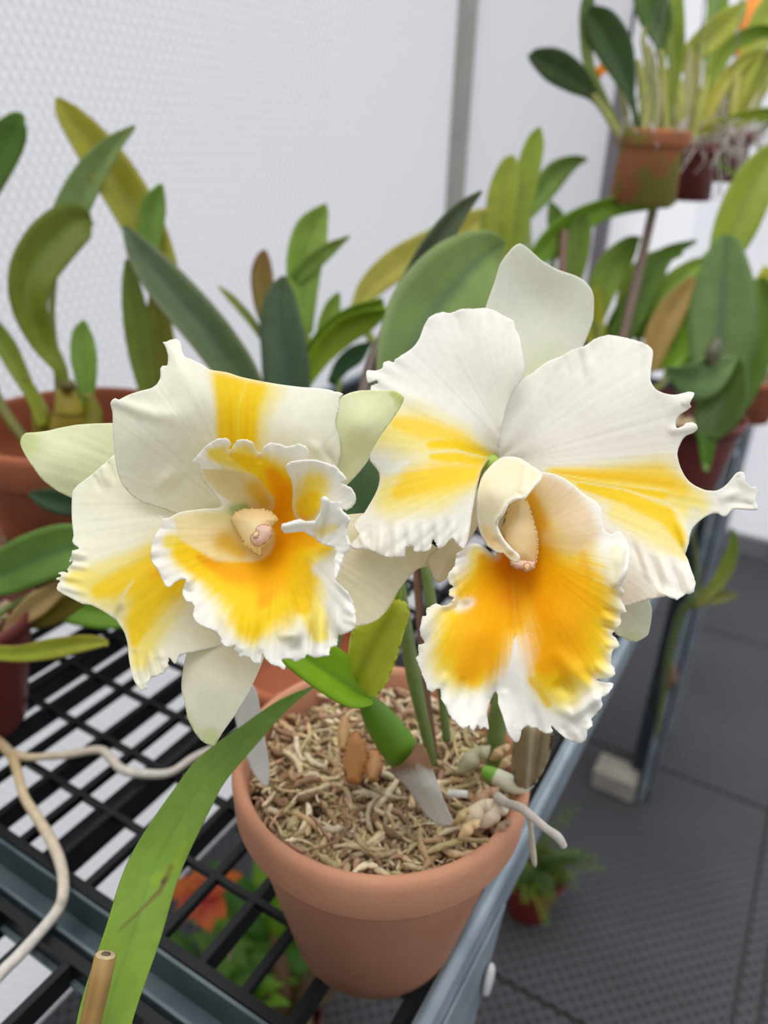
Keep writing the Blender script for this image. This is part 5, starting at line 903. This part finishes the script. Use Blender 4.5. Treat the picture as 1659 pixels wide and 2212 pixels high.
for pl, a, b, kw in (([(1338, 286, 6, D), (1312, 250, 7, D), (1285, 208, 12, D), (1245, 172, 28, D), (1195, 140, 32, D), (1152, 120, 14, D), (1146, 116, 3, D)], (50, 74, 38), (62, 84, 56), {'curl': .1}),
              ([(1380, 280, 6, D - .01), (1364, 215, 8, D - .01), (1352, 170, 22, D - .01), (1330, 110, 36, D - .01), (1298, 55, 34, D - .01), (1268, 24, 14, D - .01)], (44, 74, 38), (56, 84, 44), {}),
              ([(1340, 282, 5, D), (1300, 200, 6, D), (1272, 140, 10, D), (1266, 80, 14, D), (1268, 20, 16, D), (1275, -20, 8, D)], (104, 124, 56), (60, 92, 44), {'tilt': .5}),
              ([(1425, 280, 6, D), (1432, 200, 7, D), (1428, 110, 10, D), (1424, 60, 28, D), (1408, 10, 34, D), (1385, -60, 24, D)], (76, 100, 50), (68, 104, 48), {}),
              ([(1440, 285, 6, D + .03), (1455, 200, 8, D + .03), (1460, 120, 18, D + .03), (1452, 60, 26, D + .03), (1450, -10, 24, D + .03)], (110, 130, 50), (120, 150, 60), {}),
              ([(1300, 165, 4, D + .06), (1290, 158, 8, D + .06), (1308, 146, 10, D + .06), (1345, 138, 6, D + .06)], (226, 150, 40), (222, 166, 60), {})):
    leaf('leaf', H1, pl, a, b, fold=.3, **kw)
for pl in ([(1340, 300, 6, D), (1330, 280, 8, D), (1300, 232, 7, D), (1282, 205, 6, D)], [(1385, 300, 8, D - .01), (1392, 230, 11, D), (1385, 170, 9, D), (1378, 130, 5, D)], [(1410, 300, 8, D), (1420, 220, 12, D), (1412, 150, 8, D), (1402, 100, 5, D)], [(1440, 300, 8, D), (1436, 240, 8, D), (1428, 110, 6, D)], [(1362, 300, 6, D + .02), (1350, 240, 8, D + .02), (1340, 190, 6, D + .02), (1335, 150, 4, D + .02)], [(1400, 300, 6, D), (1402, 180, 7, D), (1390, 90, 6, D), (1392, 60, 3, D)]):
    stem('pseudobulb', H1, pl, mixc(lin((150, 150, 60)), lin((140, 140, 110)), rnd.random()))
def hairs(parent, c, h, R, n, seed, spread=.05, L=.06):
    mb = MB(); r = random.Random(seed)
    for i in range(n):
        a = r.uniform(0, 6.28); q = r.uniform(.3, 1.0) * R; p0 = c + np.array([q * math.cos(a), q * math.sin(a), h - .004]); up = r.uniform(-.6, 1.0) * L
        p1 = p0 + np.array([math.cos(a) * r.uniform(.2, 1) * spread, math.sin(a) * r.uniform(.2, 1) * spread, up * .6]); p2 = p1 + np.array([r.uniform(-1, 1) * spread * .5, r.uniform(-1, 1) * spread * .5, -r.uniform(.1, 1) * L])
        mb.tube(catmull([p0, p1, p2], 4), r.uniform(.0006, .0014), 5, lin((206, 196, 186)) * r.uniform(.7, 1.05))
    return tag(mb.build('air_roots', M_root, parent), kind='stuff')
hairs(H1, h1, .088, .042, 40, 3, .02, .03); hairs(H3, h3, .076, .040, 70, 4, .04, .06); hairs(H2, h2, .072, .044, 80, 5, .045, .05)
D = pd(h3, .10)
for pl, a, b, kw in (([(1462, 285, 8, D), (1440, 180, 10, D), (1480, 130, 20, D), (1530, 85, 30, D), (1580, 40, 24, D), (1612, 4, 6, D)], (130, 146, 50), (150, 166, 66), {}),
              ([(1480, 300, 6, D), (1540, 276, 12, D), (1600, 256, 15, D), (1660, 246, 13, D), (1720, 250, 4, D)], (150, 160, 50), (130, 170, 60), {'tilt': .4}),
              ([(1500, 290, 6, D), (1520, 210, 9, D), (1550, 140, 14, D), (1590, 90, 16, D), (1640, 68, 14, D), (1700, 72, 5, D)], (120, 140, 40), (110, 150, 40), {'tilt': .4}),
              ([(1500, 290, 6, D), (1535, 230, 12, D), (1570, 170, 16, D), (1610, 130, 12, D), (1650, 110, 4, D)], (160, 160, 60), (130, 146, 50), {}),
              ([(1490, 330, 5, D), (1530, 340, 6, D), (1565, 360, 6, D), (1610, 392, 4, D)], (120, 150, 80), None, {})):
    leaf('leaf', H3, pl, a, b, fold=.35, **kw)
for i, (x0, x1, y1, w) in enumerate(((1470, 1462, 130, 7), (1480, 1490, 100, 8), (1492, 1512, 90, 7), (1466, 1448, 200, 6), (1500, 1530, 160, 8), (1462, 1478, 180, 9))):
    stem('pseudobulb', H3, [(x0, 330, 6, D), (x0, 290, w, D), ((x0 + x1) / 2, (290 + y1) / 2, w + 3, D), (x1, y1, 4, D)], mixc(lin((160, 160, 60)), lin((150, 140, 130)), rnd.random()))
D = pd(h2, .10)
for pl, a, b, kw in (([(1560, 300, 8, D), (1590, 220, 16, D), (1620, 130, 24, D), (1655, 40, 30, D), (1690, -30, 16, D)], (150, 156, 50), (132, 160, 66), {}),
              ([(1600, 130, 8, D + .03), (1612, 70, 16, D + .03), (1630, 10, 20, D + .03), (1645, -40, 16, D + .03)], (232, 160, 80), (236, 170, 96), {}),
              ([(1540, 300, 6, D), (1560, 220, 9, D), (1590, 170, 12, D), (1640, 130, 14, D), (1690, 110, 5, D)], (120, 140, 46), None, {'tilt': .4}),
              ([(1590, 300, 7, D), (1620, 230, 16, D), (1650, 170, 22, D), (1690, 120, 16, D)], (140, 150, 40), (120, 140, 50), {}),
              ([(1600, 310, 6, D), (1630, 290, 6, D), (1660, 270, 6, D), (1690, 240, 5, D)], (90, 120, 60), None, {}),
              ([(1530, 290, 6, D), (1525, 220, 10, D), (1540, 120, 16, D), (1550, 20, 22, D), (1548, -50, 20, D)], (120, 150, 60), (110, 150, 70), {})):
    leaf('leaf', H2, pl, a, b, fold=.35, **kw)
for i, (x0, x1, y1, w) in enumerate(((1540, 1532, 140, 8), (1555, 1566, 100, 8), (1572, 1600, 130, 7), (1530, 1516, 190, 8), (1590, 1640, 200, 8))):
    stem('pseudobulb', H2, [(x0, 340, 6, D), (x0, 300, w, D), ((x0 + x1) / 2, (300 + y1) / 2, w + 3, D), (x1, y1, 4, D)], mixc(lin((180, 170, 70)), lin((150, 146, 130)), rnd.random()))

# ------------------------------------------------------------------ things below the bench and on the floor
vine = thing('trailing_plant', P(1455, 1400, 1.05), 'thin green stem with narrow leaves trailing down beside the bench leg at the right', 'plant')
VD = 1.0
stem('stem', vine, [(1420, 1590, 5, VD + .06), (1436, 1480, 7, VD + .04), (1450, 1400, 8, VD + .02), (1470, 1330, 9, VD), (1495, 1295, 9, VD - .01), (1510, 1275, 6, VD - .01)], lin((84, 100, 50)))
leaf('leaf', vine, [(1495, 1298, 8, VD), (1540, 1270, 13, VD), (1570, 1220, 14, VD), (1584, 1170, 9, VD), (1580, 1140, 2, VD)], (120, 132, 54), (84, 120, 44), fold=.6, tilt=.4)
leaf('leaf', vine, [(1490, 1310, 7, VD), (1520, 1298, 11, VD), (1560, 1290, 12, VD), (1592, 1284, 4, VD)], (96, 104, 54), fold=.5)
stem('node', vine, [(1440, 1490, 4, VD + .03), (1450, 1470, 13, VD + .03), (1452, 1445, 10, VD + .03), (1448, 1430, 3, VD + .03)], lin((96, 78, 56)))
stem('stem', vine, [(1510, 1275, 6, VD - .01), (1500, 1180, 5, VD - .02), (1488, 1080, 5, VD - .03), (1490, 1010, 4, VD - .04)], lin((92, 104, 56)))
mb = MB()

T14, c14 = potted(1152, 1880, .054, .095, 'small feathery green fern in a dark red plastic pot on the floor beside the bench', M_redplastic, name='potted_fern', base=0.0, fill=False, plastic=True)
r_ = random.Random(9)
mb = MB(); mb.lathe(c14, [(.0001, .074), (.048, .072)], 24); mb.build('soil', M_soil, T14)
for i in range(38):
    a = r_.uniform(0, 6.28); L = r_.uniform(.08, .17); el = r_.uniform(.6, 1.5); mb = MB(); p = c14 + np.array([0, 0, .076]); dirx = np.array([math.cos(a), math.sin(a), 0]); spine = []
    for k in range(10):
        spine.append(p.copy()); p = p + (dirx * math.cos(el) + np.array([0, 0, math.sin(el)])) * L / 10; el -= .13
    g = mixc(lin((44, 70, 28)), lin((112, 140, 40)), r_.random()); mb.tube(spine, .0009, 5, g)
    sd = np.cross(dirx, (0, 0, 1))
    for k in range(2, 10):
        for s_ in (-1, 1):
            w = .018 * (1 - abs(k - 4.5) / 7); b0 = spine[k]; tip = b0 + sd * s_ * w + dirx * .006 + np.array([0, 0, .002]); m1 = (b0 + tip) / 2 + dirx * .003; m2 = (b0 + tip) / 2 - dirx * .003 + np.array([0, 0, .0015])
            mb.put([b0, m1, tip, m2], [(0, 1, 2), (0, 2, 3)], g)
    mb.build('frond', M_leaf, T14)

def floor_plant(px, py, label, leaves, seed, R=.05, h=.08, name='potted_plant', flower=None):
    q_ = onz(px, py, .16)
    t, c = potted(0, 0, R, h, label, M_plastic, name=name, xy=(q_[0], q_[1]), base=0.0, plastic=True, seed=seed, fill=True)
    r = random.Random(seed)
    for i, (a, L, w, col, el) in enumerate(leaves):
        mb = MB(); dx = np.array([math.cos(a), math.sin(a), 0.]); p = c + np.array([0, 0, h - .01]); pts = []
        for k in range(9): pts.append(p.copy()); p = p + (dx * math.cos(el) + np.array([0, 0, math.sin(el)])) * L / 8; el -= .14
        sd = np.cross(dx, (0, 0, 1)); V = []; f = []
        for k, q in enumerate(pts):
            ww = w * math.sin(math.pi * min(.97, .12 + k / 8 * .9)); V += [q - sd * ww, q - np.array([0, 0, ww * .2]), q + sd * ww]
        for k in range(8): f += [(k * 3, k * 3 + 1, k * 3 + 4, k * 3 + 3), (k * 3 + 1, k * 3 + 2, k * 3 + 5, k * 3 + 4)]
        add('leaf', V, f, M_leaf, t, color=np.tile(lin(col), (len(V), 1)), solid=.0008)
    return t, c
lv = lambda s, n, L, w, cols: [(random.Random(s + i).uniform(0, 6.28), L * random.Random(s + i * 3).uniform(.7, 1.2), w * random.Random(s + i * 5).uniform(.7, 1.2), cols[i % len(cols)], random.Random(s + i * 7).uniform(.5, 1.2)) for i in range(n)]
GR = [(112, 156, 36), (84, 124, 34), (60, 104, 26)]
G1, g1 = floor_plant(575, 1960, 'green leafy plant under the bench, seen through the grating just left of the clean pot', lv(1, 16, .17, .024, GR), 61)
G2, g2 = floor_plant(520, 2075, 'low green plant under the bench, seen through the lower grating openings', lv(40, 12, .11, .020, GR), 62, R=.045)
G3, g3 = floor_plant(625, 2110, 'brown withered plant under the bench below the clean terracotta pot', lv(80, 10, .10, .014, [(96, 66, 38), (84, 70, 40)]), 63, R=.045)
# red and orange bloom below the grating
q_ = onz(430, 1925, .33)
bl = thing('potted_bromeliad', (q_[0], q_[1], 0.0), 'plant with red and orange bracts under the bench, seen through the grating', 'potted plant')
cb = ORI[bl.name]
mb = MB(); mb.lathe(cb, [(0, .002), (.032, .001), (.044, .075), (.045, .08), (.041, .08), (.038, .07), (.001, .066)], 40); mb.build('pot', M_plastic, bl)
stem('stalk', bl, [], None) if False else None
mb = MB(); top = cb + np.array([0, 0, .33]); mb.tube([cb + np.array([0, 0, .06]), cb + np.array([.01, 0, .2]), top], .004, 8, lin((90, 120, 50))); mb.build('stalk', M_stem, bl)
r_ = random.Random(4)
for i in range(7):
    a = i * 2.4; L = r_.uniform(.045, .07); dx = np.array([math.cos(a), math.sin(a), 0.]); sd = np.cross(dx, (0, 0, 1)); el = r_.uniform(.1, .8); p = top - np.array([0, 0, .01]); V = []; f = []; C_ = []
    col = lin([(210, 66, 66), (222, 110, 60), (206, 60, 84)][i % 3])
    for k in range(8):
        w = .017 * math.sin(math.pi * (.15 + k / 7 * .83)); V += [p - sd * w, p - np.array([0, 0, .003]), p + sd * w]; C_ += [mixc(col, lin((236, 150, 60)), k / 9)] * 3; p = p + (dx * math.cos(el) + np.array([0, 0, math.sin(el)])) * L / 8; el -= .12
    for k in range(7): f += [(k * 3, k * 3 + 1, k * 3 + 4, k * 3 + 3), (k * 3 + 1, k * 3 + 2, k * 3 + 5, k * 3 + 4)]
    add('bract', V, f, M_petal, bl, color=np.array(C_), solid=.0008)
for i, (a, L, w, col, el) in enumerate(lv(7, 9, .16, .018, [(60, 104, 30), (84, 124, 40)])):
    dx = np.array([math.cos(a), math.sin(a), 0.]); sd = np.cross(dx, (0, 0, 1)); p = cb + np.array([0, 0, .07]); V = []; f = []
    for k in range(9):
        ww = w * math.sin(math.pi * min(.97, .12 + k / 8 * .9)); V += [p - sd * ww, p - np.array([0, 0, ww * .2]), p + sd * ww]; p = p + (dx * math.cos(el) + np.array([0, 0, math.sin(el)])) * L / 8; el -= .14
    for k in range(8): f += [(k * 3, k * 3 + 1, k * 3 + 4, k * 3 + 3), (k * 3 + 1, k * 3 + 2, k * 3 + 5, k * 3 + 4)]
    add('leaf', V, f, M_leaf, bl, color=np.tile(lin(col), (len(V), 1)), solid=.0008)
